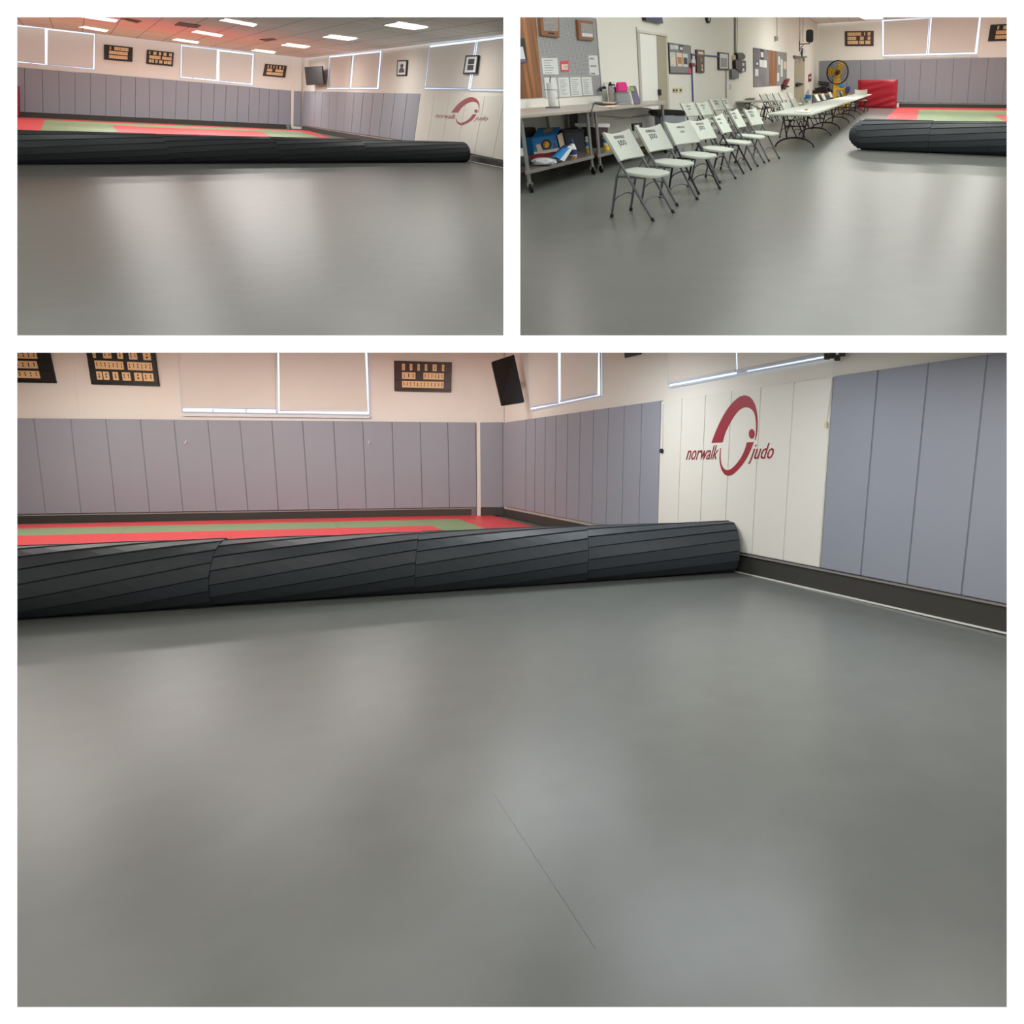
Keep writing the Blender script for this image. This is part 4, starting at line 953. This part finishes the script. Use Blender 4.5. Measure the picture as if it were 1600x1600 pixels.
t = thing('cash_box', R.at(975, 161, .951), 'grey box under the pink packet on the work table, upper right view', 'box')
solid('body', [(963, 162.6), (988, 161.2)], .951, [(963, 145.5), (986, 145), (988.4, 159.8), (963.2, 161)], .08, 'print', None, None, parent=t)
solid('lid', [(963, 162.6), (988, 161.2)], .951, [(962.6, 143.6), (986, 143), (986.4, 146.6), (962.6, 147.2)], .085, 'vent', None, None, parent=t)
solid('snack_packet', [(965, 161.6), (982, 160.7)], .951, [(964.6, 128.6), (979.5, 128), (982.4, 143.2), (965, 144.2)], .05, 'pink', 'hot pink packet standing on the grey box, upper right view', 'packet', bevel=.02)
single('rubber_ball', MB().lathe([(.01, -3.6 * u), (2.4 * u, -2.6 * u), (3.5 * u, 0), (2.4 * u, 2.6 * u), (.01, 3.6 * u)], R.at(979.5, 160.6, .951) + V((0, 0, 20 * u)), V((0, 0, 1)), 14), 'blackp', 'round black pompom in front of the pink packet, upper right view', 'ball', smooth=True)
single('dark_pouch', MB().lathe([(2 * u, 0), (2.6 * u, 2 * u), (2 * u, 7 * u), (.8 * u, 8 * u)], R.at(963.6, 160.9, .951) + V((0, 0, 14 * u)), V((0, 0, 1)), 10), 'blackp', 'black pouch left of the pink packet, upper right view', 'pouch', smooth=True)
t = thing('leaflet_stand', R.at(994, 163, .951), 'slanted purple and green leaflet stand on the work table, upper right view', 'leaflet stand')
solid('panel', [(989, 163.6), (1001, 162.2)], .951, [(983, 135), (993.4, 134), (1001.6, 161.8), (989.6, 163.2)], .04, 'purple', None, None, parent=t)
solid('green_print', [(989, 163.9), (1001, 162.5)], .951, [(984, 136.5), (989.5, 136), (991.5, 142), (985.5, 142.6)], .01, 'lime', None, None, parent=t, bevel=0)
solid('white_edge', [(989, 163.8), (1001, 162.4)], .951, [(982.4, 135.4), (983.6, 135), (990.2, 163.4), (989, 163.6)], .03, 'paper', None, None, parent=t, bevel=0)
# things on the lower shelves and under the tables
zs = .291
S3 = lambda *P: [(810 + a / 10.667, 190 + b / 10.667) for a, b in P]
t = thing('snack_carton', R.at(850, 255, zs), 'blue and white open carton with round flame picture on shelf, upper right view', 'carton')
bp = [(832, 246.5), (876, 241.5)]
o, pl = solid('carton_body', bp, zs, S3((225, 295), (632, 235), (690, 490), (265, 560)), .3, 'blue', None, None, parent=t)
obj('carton_top', MB().prism([on(pl, *p, d) for p, d in zip(S3((225, 293), (632, 233), (700, 105), (330, 118)), (0, 0, -.28, -.28))], V((0, 0, .012))), 'blue', t)
obj('side_flap', MB().prism([on(pl, *p, d) for p, d in zip(S3((640, 228), (760, 160), (806, 392), (690, 432)), (0, -.2, -.2, .02))], pl[1] * .012), 'cream', t)
def disc(pl, cx, cy, rx, ry, off, m, name): return obj(name, slab(pl, [(cx + rx * math.cos(a), cy + ry * math.sin(a)) for a in [i * math.pi / 10 for i in range(20)]], .003, off), m, t)
disc(pl, 854, 225.6, 7.6, 8, .001, 'black', 'badge'); disc(pl, 853.8, 226, 5.2, 5.6, .005, 'orange', 'badge_picture')
obj('lettering_panel', slab(pl, S3((290, 390), (360, 370), (410, 495), (330, 510)), .003, .001), 'cream', t); obj('flame', slab(pl, [(852.5, 231), (852, 226), (854, 221.5), (857, 224), (856.5, 229), (855, 231)], .002, .009), 'gold', t)
obj('bottom_band', slab(pl, S3((255, 510), (680, 440), (690, 488), (266, 558)), .003, .001), 'cream', t)
for a, b in ((602, 290), (600, 375), (610, 415)): disc(pl, 810 + a / 10.667, 190 + b / 10.667, 1.7, 1.6, .001, 'maroon', 'side_mark')
obj('top_picture', MB().prism([on(pl, *p, d) + V((0, 0, .014)) for p, d in zip(S3((420, 210), (560, 170), (580, 120), (480, 128), (410, 180)), (-.08, -.12, -.24, -.24, -.14))], V((0, 0, .003))), 'tan', t)
single('red_box', slab(upright(None, [(832, 254.5), (868, 249)], zs), S3((240, 592), (600, 540), (620, 572), (250, 648)), .25, -.25), 'maroon', 'flat dark red box under the blue carton, upper right view', 'box', bevel=.006)
m = MB(); random.seed(5)
bl = R.at(850, 259, zs)
def blob(c, rx, ry, rz, n=3, jit=.12):
    b = bmesh.new(); bmesh.ops.create_icosphere(b, subdivisions=n, radius=1)
    mm = MB(); b.verts.index_update()
    mm.add([c + V((v.co.x * rx, v.co.y * ry, v.co.z * rz)) * (1 + random.uniform(-jit, jit)) for v in b.verts], [[v.index for v in f.verts] for f in b.faces]); b.free(); return mm
single('plastic_bag', blob(R.at(851, 258.5, zs) + V((0, 0, .05)), .17, .1, .05), 'clear', 'crumpled clear plastic bag on the front of the lower shelf, upper right view', 'bag', smooth=True)
t = thing('wrapped_packets', R.at(880, 250, zs), 'blue and white packet leaning beside the carton on the shelf, upper right view', 'packet')
pl = upright(None, [(872, 254), (892, 248)], zs)
obj('front_packet', slab(pl, S3((620, 590), (790, 440), (870, 440), (720, 640)), .05, 0), 'blue', t); obj('white_sheet', slab(pl, S3((715, 640), (905, 400), (930, 410), (765, 665)), .06, .01), 'paper', t); obj('rear_packet', slab(pl, S3((640, 540), (800, 395), (915, 400), (780, 560)), .05, -.08), 'dblue', t)
u = pxm(896, 247, zs)
t = thing('cleaner_bottle', R.at(896, 247, zs), 'white bottle with a purple label and dark cap on the shelf, upper right view', 'bottle')
lathe_at(896, 246.5, zs, [(5.2 * u, 0), (6 * u, 2 * u), (6 * u, 13 * u), (4 * u, 19 * u), (2.5 * u, 21 * u)], 'paper', t, 'body'); lathe_at(896, 246.5, zs, [(6.1 * u, 0), (6.15 * u, 7.5 * u)], 'dblue', t, 'label', dz=5 * u); lathe_at(896, 246.5, zs, [(5.4 * u, 0), (6.1 * u, 2.2 * u), (6.1 * u, 3.4 * u)], 'tan', t, 'foot_band'); lathe_at(896, 246.5, zs, [(2.7 * u, 0), (2.7 * u, 5 * u), (2 * u, 6 * u)], 'dblue', t, 'cap', dz=21 * u)
def wipes(px, py, lab, s=1):
    u = pxm(px, py, zs) * s
    t = thing('wipes_tub', R.at(px, py, zs), lab, 'tub', 'cleaning wipe tubs')
    for r0, a, b, m, n in ((5, 0, 7, 'gold', 'yellow_label'), (5.02, 7, 10.5, 'paper', 'white_band'), (5, 10.5, 16, 'blue', 'blue_label'), (5.02, 16, 19.5, 'paper', 'shoulder')):
        lathe_at(px, py, zs, [(r0 * u, a * u), (r0 * u, b * u)], m, t, n)
    lathe_at(px, py, zs, [(4.6 * u, 19.5 * u), (4.6 * u, 23 * u), (3.5 * u, 24 * u)], 'clear', t, 'cap')
wipes(920.8, 239, 'yellow and blue wipes tub in the gap between work tables, upper right view')
wipes(948, 234, 'wipes tub with a yellow label behind the first folding chair, upper right view')
for i, (pts, m_) in enumerate((([(812, 251.5), (833, 248), (832.5, 257), (812, 261.5)], 'blackp'), ([(812, 245.5), (828, 243.5), (831, 251), (812, 254)], 'cdark'))):
    single('laptop_case', slab(upright(None, [(803, 265), (833, 258)], zs), pts, .1, -.1), m_, ['flat black case, bottom of the stack at the shelf left edge, upper right view', 'dark grey case, upper one of the stack on the shelf left edge, upper right view'][i], 'case', bevel=.008)
single('paper_sheet', slab(upright(None, [(803, 262), (833, 256)], zs), S3((22, 448), (90, 440), (142, 562), (22, 590)), .02, -.05), 'paper', 'white sheet on the dark cases at the left edge of the shelf, upper right view', 'paper')
single('storage_box', slab(upright(None, [(803, 246), (840, 242)], zs), S3((22, 112), (288, 92), (318, 210), (240, 300), (22, 320)), .1, -.2), 'olive', 'dark olive box behind the blue carton, upper right view', 'box', bevel=.01)
t = thing('storage_bin', R.at(893, 238, zs), 'smoky plastic storage bin behind the cleaner bottle, upper right view', 'bin')
solid('bin_body', [(880, 240), (912, 236)], zs, S3((760, 190), (1100, 170), (1100, 500), (820, 540)), .35, 'smoke', None, None, parent=t); solid('bin_lid', [(880, 240), (912, 236)], zs, S3((740, 150), (1110, 120), (1110, 172), (760, 195)), .37, 'blackp', None, None, parent=t)
solid('white_label', [(880, 240.4), (912, 236.4)], zs, S3((945, 25), (1200, 35), (1200, 95), (950, 80)), .02, 'print', None, None, parent=t, bevel=0)
t = thing('storage_tote', R.at(940, 233, zs), 'brown lidded tote with a white label under the right work table, upper right view', 'tote')
solid('tote_body', [(928, 235.5), (952, 232.5)], zs, S3((1275, 100), (1500, 100), (1480, 420), (1330, 450)), .3, 'tote', None, None, parent=t); solid('white_label', [(928, 235.7), (952, 232.7)], zs, S3((1262, 35), (1522, 30), (1525, 92), (1268, 96)), .02, 'paper', None, None, parent=t, bevel=0)
t = thing('storage_chest', R.at(985, 235, 0), 'large white chest with dark lid lines under the right work table, upper right view', 'chest')
T4 = lambda *P: [(920 + a / 10.667, 100 + b / 10.667) for a, b in P]
cb = [(940, 253), (1024, 233)]
o, pl = solid('chest_body', cb, 0, T4((60, 860), (700, 900), (1105, 830), (1140, 900), (1140, 1330), (600, 1440), (60, 1500)), .3, 'cabinet', None, None, parent=t, bevel=.02)
solid('chest_lid', cb, 0, T4((60, 770), (700, 745), (985, 728), (1060, 750), (1105, 800), (1105, 826), (700, 892), (60, 855)), .31, 'cabinet', None, None, parent=t, bevel=.02)
obj('seam', slab(pl, T4((730, 872), (960, 845), (1100, 828), (1100, 834), (960, 852), (730, 880)), .006, .0), 'greyp', t); obj('seam', slab(pl, T4((440, 915), (600, 905), (600, 912), (440, 922)), .006, .0), 'greyp', t)
t = thing('tape_gun', R.at(994, 234, .3), 'black and white label tag on the white chest, upper right view', 'tag')
solid('tag_frame', [(985, 244), (1006, 239)], .1, [(988, 193), (1004, 191.5), (1004, 203), (990, 205)], .03, 'blackp', None, None, parent=t); solid('white_centre', [(985, 244.4), (1006, 239.4)], .1, [(993, 195.5), (999, 195), (999, 204), (993, 204.5)], .02, 'paper', None, None, parent=t, bevel=0)
t = thing('bottle_pack', R.at(996, 240, .05), 'shrink wrapped pack of clear bottles behind the second chair, upper right view', 'bottle pack')
for i in range(4): obj('bottle', blob(R.at(993 + i * 1.8, 233 - i * 3, 0) + V((0, 0, .2 + .09 * i)), .07, .06, .05, 2, .08), 'clear', t, smooth=True)
solid('cardboard_tray', [(1003, 239.5), (1032, 232)], 0, [(1003, 232.5), (1031, 228.4), (1031.5, 232.3), (1003.5, 239)], .4, 'tan', 'tan cardboard tray on the floor under the right work table, upper right view', 'tray', bevel=.005)
t = thing('waste_bin', R.at(1054, 234, 0), 'grey waste bin with a black liner behind the folding chairs, upper right view', 'bin')
u = pxm(1052, 236, 0)
solid('bin_body', [(1032, 238), (1073, 235)], 0, [(1034, 178), (1073, 177), (1069.5, 235.2), (1038, 238)], .32, 'can', None, None, parent=t, bevel=.03)
solid('liner', [(1031, 238), (1074, 235.4)], 0, [(1024, 172), (1040, 171.2), (1068, 172.2), (1073, 175), (1073.5, 180.5), (1040, 181.5), (1034, 184), (1024.5, 180)], .36, 'bag', None, None, parent=t, bevel=.03)
solid('side_bin', [(1056, 240), (1068, 239)], 0, [(1056, 222), (1067, 221), (1066, 239), (1057, 240)], .1, 'print', None, None, parent=t)
# ------------------------------------------------------------------ folding chairs
def make_chair(lab, body='chairw', frame='cframe', words=True, small=False, group='folding chairs'):
    t = thing('folding_chair', (0, 0, 0), lab, 'chair', group)
    W, FD, RD, TB, HT = .25, .25, .27, .27, .85
    def post(z): return V((0, FD - (FD + TB) * z / HT, z))
    for s in (-1, 1):
        X_ = V((s * W, 0, 0))
        o = obj('front_leg', MB().tube([post(.02) + X_, post(.3) + X_, post(.6) + X_, post(.835) + X_], .0145, 10), frame, t, smooth=True, local=True)
        obj('foot_cap', MB().lathe([(.018, 0), (.019, .03), (.016, .04)], post(0) + X_, V((0, -.5, 1)), 10), 'rubber', o, smooth=True, local=True)
        Y_ = V((s * (W - .035), 0, 0))
        o = obj('rear_leg', MB().tube([V((0, -RD, .02)) + Y_, V((0, -.17, .43)) + Y_, V((0, -.15, .455)) + Y_], .0135, 10), frame, t, smooth=True, local=True)
        obj('foot_cap', MB().lathe([(.018, 0), (.019, .03), (.016, .04)], V((0, -RD - .003, 0)) + Y_, V((0, .25, 1)), 10), 'rubber', o, smooth=True, local=True)
        obj('hinge_link', MB().tube([V((s * (W - .02), -.155, .45)), V((s * (W - .012), post(.56).y, .56))], .008, 6), frame, t, local=True)
        obj('seat_rail', MB().box(s * (W - .045) - .01, s * (W - .045) + .01, -.17, .16, .418, .438), frame, t, local=True)
    def arch(y0, w, z0, z1): return [V((w * math.cos(a), y0(z0 + (z1 - z0) * math.sin(a)), z0 + (z1 - z0) * math.sin(a))) for a in [math.pi * i / 10 for i in range(11)]]
    obj('cross_brace', MB().tube(arch(lambda z: post(z).y, W, .13, .21), .008, 6), frame, t, smooth=True, local=True)
    obj('cross_brace', MB().tube(arch(lambda z: -RD + .1 * z / .43, W - .035, .15, .23), .008, 6), frame, t, smooth=True, local=True)
    # moulded seat: rounded front, narrower back, turned-down rim
    n = 36; ring = []
    for i in range(n):
        a = 2 * math.pi * i / n; c_, s_ = math.cos(a), math.sin(a)
        x = .225 * math.copysign(abs(c_) ** .55, c_); y = .06 + .225 * math.copysign(abs(s_) ** .6, s_)
        if y < .0: x *= .93
        ring.append((x, y))
    vs = []; L = [(.94, .437), (1, .442), (1.0, .462), (.96, .472), (.7, .466), (.3, .462)]
    for s, z in L: vs += [V((x * s, .06 + (y - .06) * s, z - .07 * (y - .06) * s)) for x, y in ring]
    fs = []
    for i in range(len(L) - 1):
        for j in range(n): fs.append((i * n + j, i * n + (j + 1) % n, (i + 1) * n + (j + 1) % n, (i + 1) * n + j))
    fs += [tuple(range(n - 1, -1, -1)), tuple(range((len(L) - 1) * n, len(L) * n))]
    obj('seat', MB().add(vs, fs), body, t, smooth=True, local=True)
    # backrest: bent panel wrapped round the posts, top edge dipping in the middle
    def bp(u, z, d):
        y = post(z).y + .012 - .05 * (1 - u * u); nrm = V((0, .85, .52))
        return V((u * (W + .016), y, z)) + nrm * d
    vs = []; fs = []; nu = 12; nv = 5
    for d in (.018, -.012):
        for i in range(nu + 1):
            u_ = -1 + 2 * i / nu
            zt_ = .862 - .035 * (1 - u_ * u_) ; zb = .585
            for j in range(nv + 1): vs.append(bp(u_, lerp(zb, zt_, j / nv), d))
    K = (nu + 1) * (nv + 1)
    for i in range(nu):
        for j in range(nv):
            a = i * (nv + 1) + j; fs += [(a, a + nv + 1, a + nv + 2, a + 1), (a + K, a + 1 + K, a + nv + 2 + K, a + nv + 1 + K)]
    for i in range(nu):
        a = i * (nv + 1); fs += [(a, a + K, a + nv + 1 + K, a + nv + 1)]; a += nv; fs += [(a, a + nv + 1, a + nv + 1 + K, a + K)]
    for j in range(nv): fs += [(j, j + 1, j + 1 + K, j + K)]; a = nu * (nv + 1) + j; fs += [(a, a + K, a + 1 + K, a + 1)]
    b = obj('backrest', MB().add(vs, fs), body, t, smooth=True, local=True)
    if words:
        for s, (u0, u1, z0, z1) in (('NORWALK', (.26, -.5, .775, .806) if not small else (.1, -.5, .765, .79)), ('JUDO', (.16, -.42, .695, .76) if not small else (-.02, -.36, .705, .735))):
            tv_, tf = text_tris(s, 0, .016); x0 = min(v.x for v in tv_); x1 = max(v.x for v in tv_); y0 = min(v.y for v in tv_); y1 = max(v.y for v in tv_)
            fr_ = [bp(lerp(u0, u1, (v.x - x0) / (x1 - x0)), lerp(z0, z1, (v.y - y0) / (y1 - y0)), .0198) for v in tv_]
            obj('lettering', MB().add(fr_, tf), 'ink', b, local=True)
    return t
protoA = make_chair('x'); protoB = make_chair('x', 'chairw', 'cdark', True, True); protoC = make_chair('x', 'chairg', 'cdark', False); protoD = make_chair('x', 'chairw', 'cdark', False)
used = {}
def put(proto, x, y, ang, lab, group, s=1):
    o = copy_tree(proto) if proto in used else proto
    used[proto] = 1
    o.location = (x, y, 0); o.rotation_euler = (0, 0, math.radians(ang) - math.pi / 2); o.scale = (s, s, s)
    o['label'] = lab; o['group'] = group
    return o
row = [(protoA, -1.02, 7.16, -20, 1), (protoA, -.81, 8.07, -25, 1), (protoB, -.56, 8.97, -32.5, 1), (protoA, -.33, 9.96, -27.5, .97), (protoB, -.05, 10.98, -15, 1), (protoA, .2, 11.95, -15, 1.04), (protoA, .49, 12.78, -25, 1.03)]
wd = ['nearest of the front row, lettered NORWALK JUDO', 'second in the front row, lettered NORWALK JUDO', 'third in front row, small lettering, dark legs', 'fourth in the front row, behind the small lettered one',
      'fifth in the front row, turned, dark legs', 'sixth in the front row', 'last of the front row, next to the tables']
for (p, x, y, a, s), w in zip(row, wd): put(p, x, y, a, f'white folding chair, {w}, upper right view', 'front row of folding chairs', s)
def chair_top(proto, px, py, ang, lab, group, s=1, side=-1):
    """place a chair by its top corner: side -1 = its back-left corner as seen"""
    c = R.at(px, py, .85 * s); a = math.radians(ang); f = V((math.cos(a), math.sin(a), 0)); rt = V((math.sin(a), -math.cos(a), 0))
    p = c + f * .27 * s - rt * .26 * s
    return put(proto, p.x, p.y, ang, lab, group, s)
for i, (px, py, a) in enumerate(((1062, 161.5, -27), (1085.8, 160.5, -25), (1107, 155.5, -32), (1125.8, 154.5, -18))):
    chair_top(protoB if i < 2 else protoA, px, py, a, f'white folding chair by the left wall, {ORD[i]} of four from the doorway, upper right view', 'four chairs by the left wall', 1.05)
for i, (px, py, a) in enumerate(((1186, 147.5, -20), (1196, 146.8, -20), (1206, 146, -20), (1215.5, 145, -22), (1229, 144.6, -24))):
    chair_top(protoC, px, py, a, f'grey folding chair beside the wall table, {ORD[i]} from the table, upper right view', 'grey chairs beyond the wall table', 1.08)
for i, (px, py, a) in enumerate(((1218.5, 160.2, -28), (1233.5, 154.6, -22), (1250, 152.6, -25), (1271.5, 147.8, -20), (1281.5, 146.4, -20), (1293, 143.9, -22), (1305.5, 143.2, -22), (1312.5, 142.3, -25))):
    chair_top(protoD, px, py, a, f'white folding chair at the long tables, {ORD[i]} from the near end, upper right view', 'chairs behind the long tables', 1)
c = R.at(1347, 140, .99)
put(protoD, c.x, c.y, -90, 'white folding chair at the tables far end by the red mat, upper right view', 'chair at the table end', 1.15)
# ------------------------------------------------------------------ folding tables
def make_table(P0, P1, w, lab, group, legs=(.12, .88), ht=.74):
    d = (P1 - P0); L = d.length; d.normalize(); s = V((d.y, -d.x, 0))
    c = (P0 + P1) / 2; c.z = 0
    t = thing('folding_table', c, lab, 'table', group)
    a, b = P0.copy(), P1.copy(); a.z = b.z = ht
    obj('tabletop', MB().prism([a - s * w / 2, a + s * w / 2, b + s * w / 2, b - s * w / 2], V((0, 0, -.045))), 'tablew', t, bevel=.018, smooth=True)
    for f in legs:
        o = a + d * L * f; o.z = 0; m = MB(); g = w * .46
        m.tube([o + s * g * math.cos(x) + V((0, 0, .015 + .2 * math.sin(x))) for x in [math.pi * i / 14 for i in range(15)]], .018, 8)
        for k_ in (-.3, .3):
            m.tube([o + s * w * k_ * .62 + V((0, 0, .2)), o + s * w * k_ + V((0, 0, ht - .05))], .016, 8)
        m.tube([o - s * w * .34 + V((0, 0, ht - .06)), o + s * w * .34 + V((0, 0, ht - .06))], .014, 6)
        m.tube([o - s * w * .24 + V((0, 0, .45)), o + s * w * .24 + V((0, 0, .45))], .012, 6)
        sg = 1 if f < .5 else -1
        for k_ in (-.2, .2): m.tube([o + s * w * k_ + V((0, 0, .42)), o + d * sg * .75 + s * w * k_ * .4 + V((0, 0, ht - .06))], .012, 6)
        obj('leg_frame', m, 'cdark', t, smooth=True)
    return t
nl, nr = R.at(1202, 176.4, .74), R.at(1266, 178.8, .74); fl_, fr_ = R.at(1337, 146.6, .74), R.at(1360.5, 147.4, .74)
P0, P1 = (nl + nr) / 2, (fl_ + fr_) / 2
d = (P1 - P0).normalized(); s = V((d.y, -d.x, 0)); w = ((nr - nl).dot(s))
w = max(.75, min(1.1, w))
sm = R.at(1282, 163.2, .74); fa = (sm - P0).dot(d) / (P1 - P0).length
cutf = [0, fa] + [fa + (1 - fa) * i / 3 for i in (1, 2, 3)]
for i in range(4):
    make_table(lerp(P0, P1, cutf[i]) + d * .01, lerp(P0, P1, cutf[i + 1]) - d * .01, w, f'long white folding table on black legs, {["nearest, with the water bottle", "second from the near end", "third from the near end", "farthest, by the red mat"][i]}, upper right view', 'long tables end to end', (.14, .72))
Wq = [R.at(*p, .74) for p in ((1140, 160.2), (1189, 158.2))]
q0, q1_ = R.at(1139.5, 155.6, .74), R.at(1188, 154.2, .74)
make_table((Wq[0] + q0) / 2, (Wq[1] + q1_) / 2, min(1.6, ((Wq[0] - q0).length + (Wq[1] - q1_).length) / 2 * .75), 'white folding table standing against the left wall, upper right view', 'wall table', (.3, .85))
# on the tables
u = pxm(1262.5, 158, .74)
t = thing('water_bottle', R.at(1262.5, 158, .742), 'clear water bottle with a blue label on the nearest long table, upper right view', 'bottle')
lathe_at(1262.5, 157.6, .742, [(4.2 * u, 0), (4.6 * u, u), (4.6 * u, 3 * u)], 'clear', t, 'base'); lathe_at(1262.5, 157.6, .742, [(4.7 * u, 3 * u), (4.7 * u, 8.6 * u)], 'blue', t, 'label'); lathe_at(1262.5, 157.6, .742, [(4.6 * u, 8.6 * u), (4 * u, 10.5 * u), (1.6 * u, 14 * u), (1.6 * u, 15 * u)], 'clear', t, 'shoulder'); lathe_at(1262.5, 157.6, .742, [(1.8 * u, 15 * u), (1.8 * u, 16.5 * u)], 'paper', t, 'cap')
t = thing('paper_plate', R.at(1255, 174, .742), 'white papers with a small orange item on the nearest long table, upper right view', 'papers')
obj('papers', MB().prism(ztab([(1241, 174.6), (1262, 175.8), (1270, 173), (1252, 172.2)], .746), V((0, 0, .006))), 'paper', t)
obj('orange_item', MB().lathe([(1.6 * u, 0), (1.9 * u, u), (.6 * u, 1.8 * u)], R.at(1260, 172.6, .752), V((0, 0, 1)), 10), 'orange', t, smooth=True)
single('wall_table_papers', MB().prism(ztab([(1165, 156.2), (1178, 155.8), (1180, 155.2), (1170, 155.2)], .75), V((0, 0, .05))), 'vent', 'small grey pile on the wall table, upper right view', 'papers')

# ================================================================== light
def area(name, p, n, sx, sy, power, col=(1, .98, .95), xdir=None):
    L = bpy.data.lights.new(name, 'AREA'); L.shape = 'RECTANGLE'; L.size, L.size_y = sx, sy; L.energy = power; L.color = col
    o = bpy.data.objects.new(name, L); COL.objects.link(o); o.location = p
    Zv = -n.normalized(); x = xdir or V((1, 0, 0)); x = (x - Zv * x.dot(Zv)).normalized()   # n: the way the light shines
    yv = Zv.cross(x)
    o.matrix_world = Matrix(((x.x, yv.x, Zv.x, p.x), (x.y, yv.y, Zv.y, p.y), (x.z, yv.z, Zv.z, p.z), (0, 0, 0, 1)))
    return o

PL1, PL2 = [160, 150, 160, 150, 140, 120, 75, 50, 40], 42
COOL = (.86, .93, 1)  # tint of the added lamps that imitate window glow on the floor
BL = [(0, .8, 95, None), (330, .8, 95, None), (620, .8, 85, None), (900, .6, 52, COOL), (1120, .54, 40, COOL), (1420, .55, 30, None), (150, .5, 66, None), (480, .5, 52, None), (780, .45, 34, None), (200, .22, 20, None), (650, .22, 17, None), (1150, .22, 9, None)]  # rightmost lamp is added to brighten the pads, cool pair for bluish streaks
# fluorescent panels of the upper rooms
for Qd, pw in zip(LQ, PL1):
    cc = sum((on(LCP, *p, .06) for p in Qd), V((0, 0, 0))) / 4
    area('panel_and_fill_light', cc, LCP[1], 2.4, 1.0, pw, xdir=cu)
def ceil_grid(R, cp, pts, power, sx, sy):
    for p in pts: area('panel_and_fill_light', on(cp, *p, .05), cp[1], sx, sy, power, (.98, 1, .95) if R is RR else (1, .98, .95))
ceil_grid(RL, LCP, [(150, -60), (500, -60), (750, -80), (100, -180), (450, -180), (720, -200)], PL2, 1.6, 1.0)
ceil_grid(RR, RC, [(1390, 22), (1480, 14), (1580, 6), (1440, -10), (1330, -5), (1560, -30)], 150, 1.6, 1.0)
ceil_grid(RR, RC, [(1330, -80), (1230, -110), (1450, -120), (1560, -130), (1180, -220), (1350, -220), (1520, -220)], 54, 1.6, 1.0)
# lower room: ceiling lamps placed for floor streaks, the cool ones added for window glow
cB_ = (ceilB[0], -cn)
for (px, f, pw, col) in BL:
    d0, d1 = pd(px, 539, D + .05), on(Bback if px < 786 else Bright, px, 539.5)
    area('panel_and_fill_light', lerp(d0, d1, f) - cn * .05, -cn, 1.6, .9, pw, col or (1, .98, .95))
w_ = bpy.data.worlds.new('world'); sc.world = w_; w_.use_nodes = True
bg = w_.node_tree.nodes['Background']; bg.inputs[0].default_value = (1, 1, 1, 1); bg.inputs[1].default_value = 1.08
vs_ = sc.view_settings; vs_.view_transform = 'Standard'; vs_.look = 'None'; vs_.exposure = 0; vs_.gamma = 1; vs_.use_curve_mapping = False
sc.cycles.use_denoising = True; sc.cycles.max_bounces = 8; sc.cycles.sample_clamp_indirect = 4
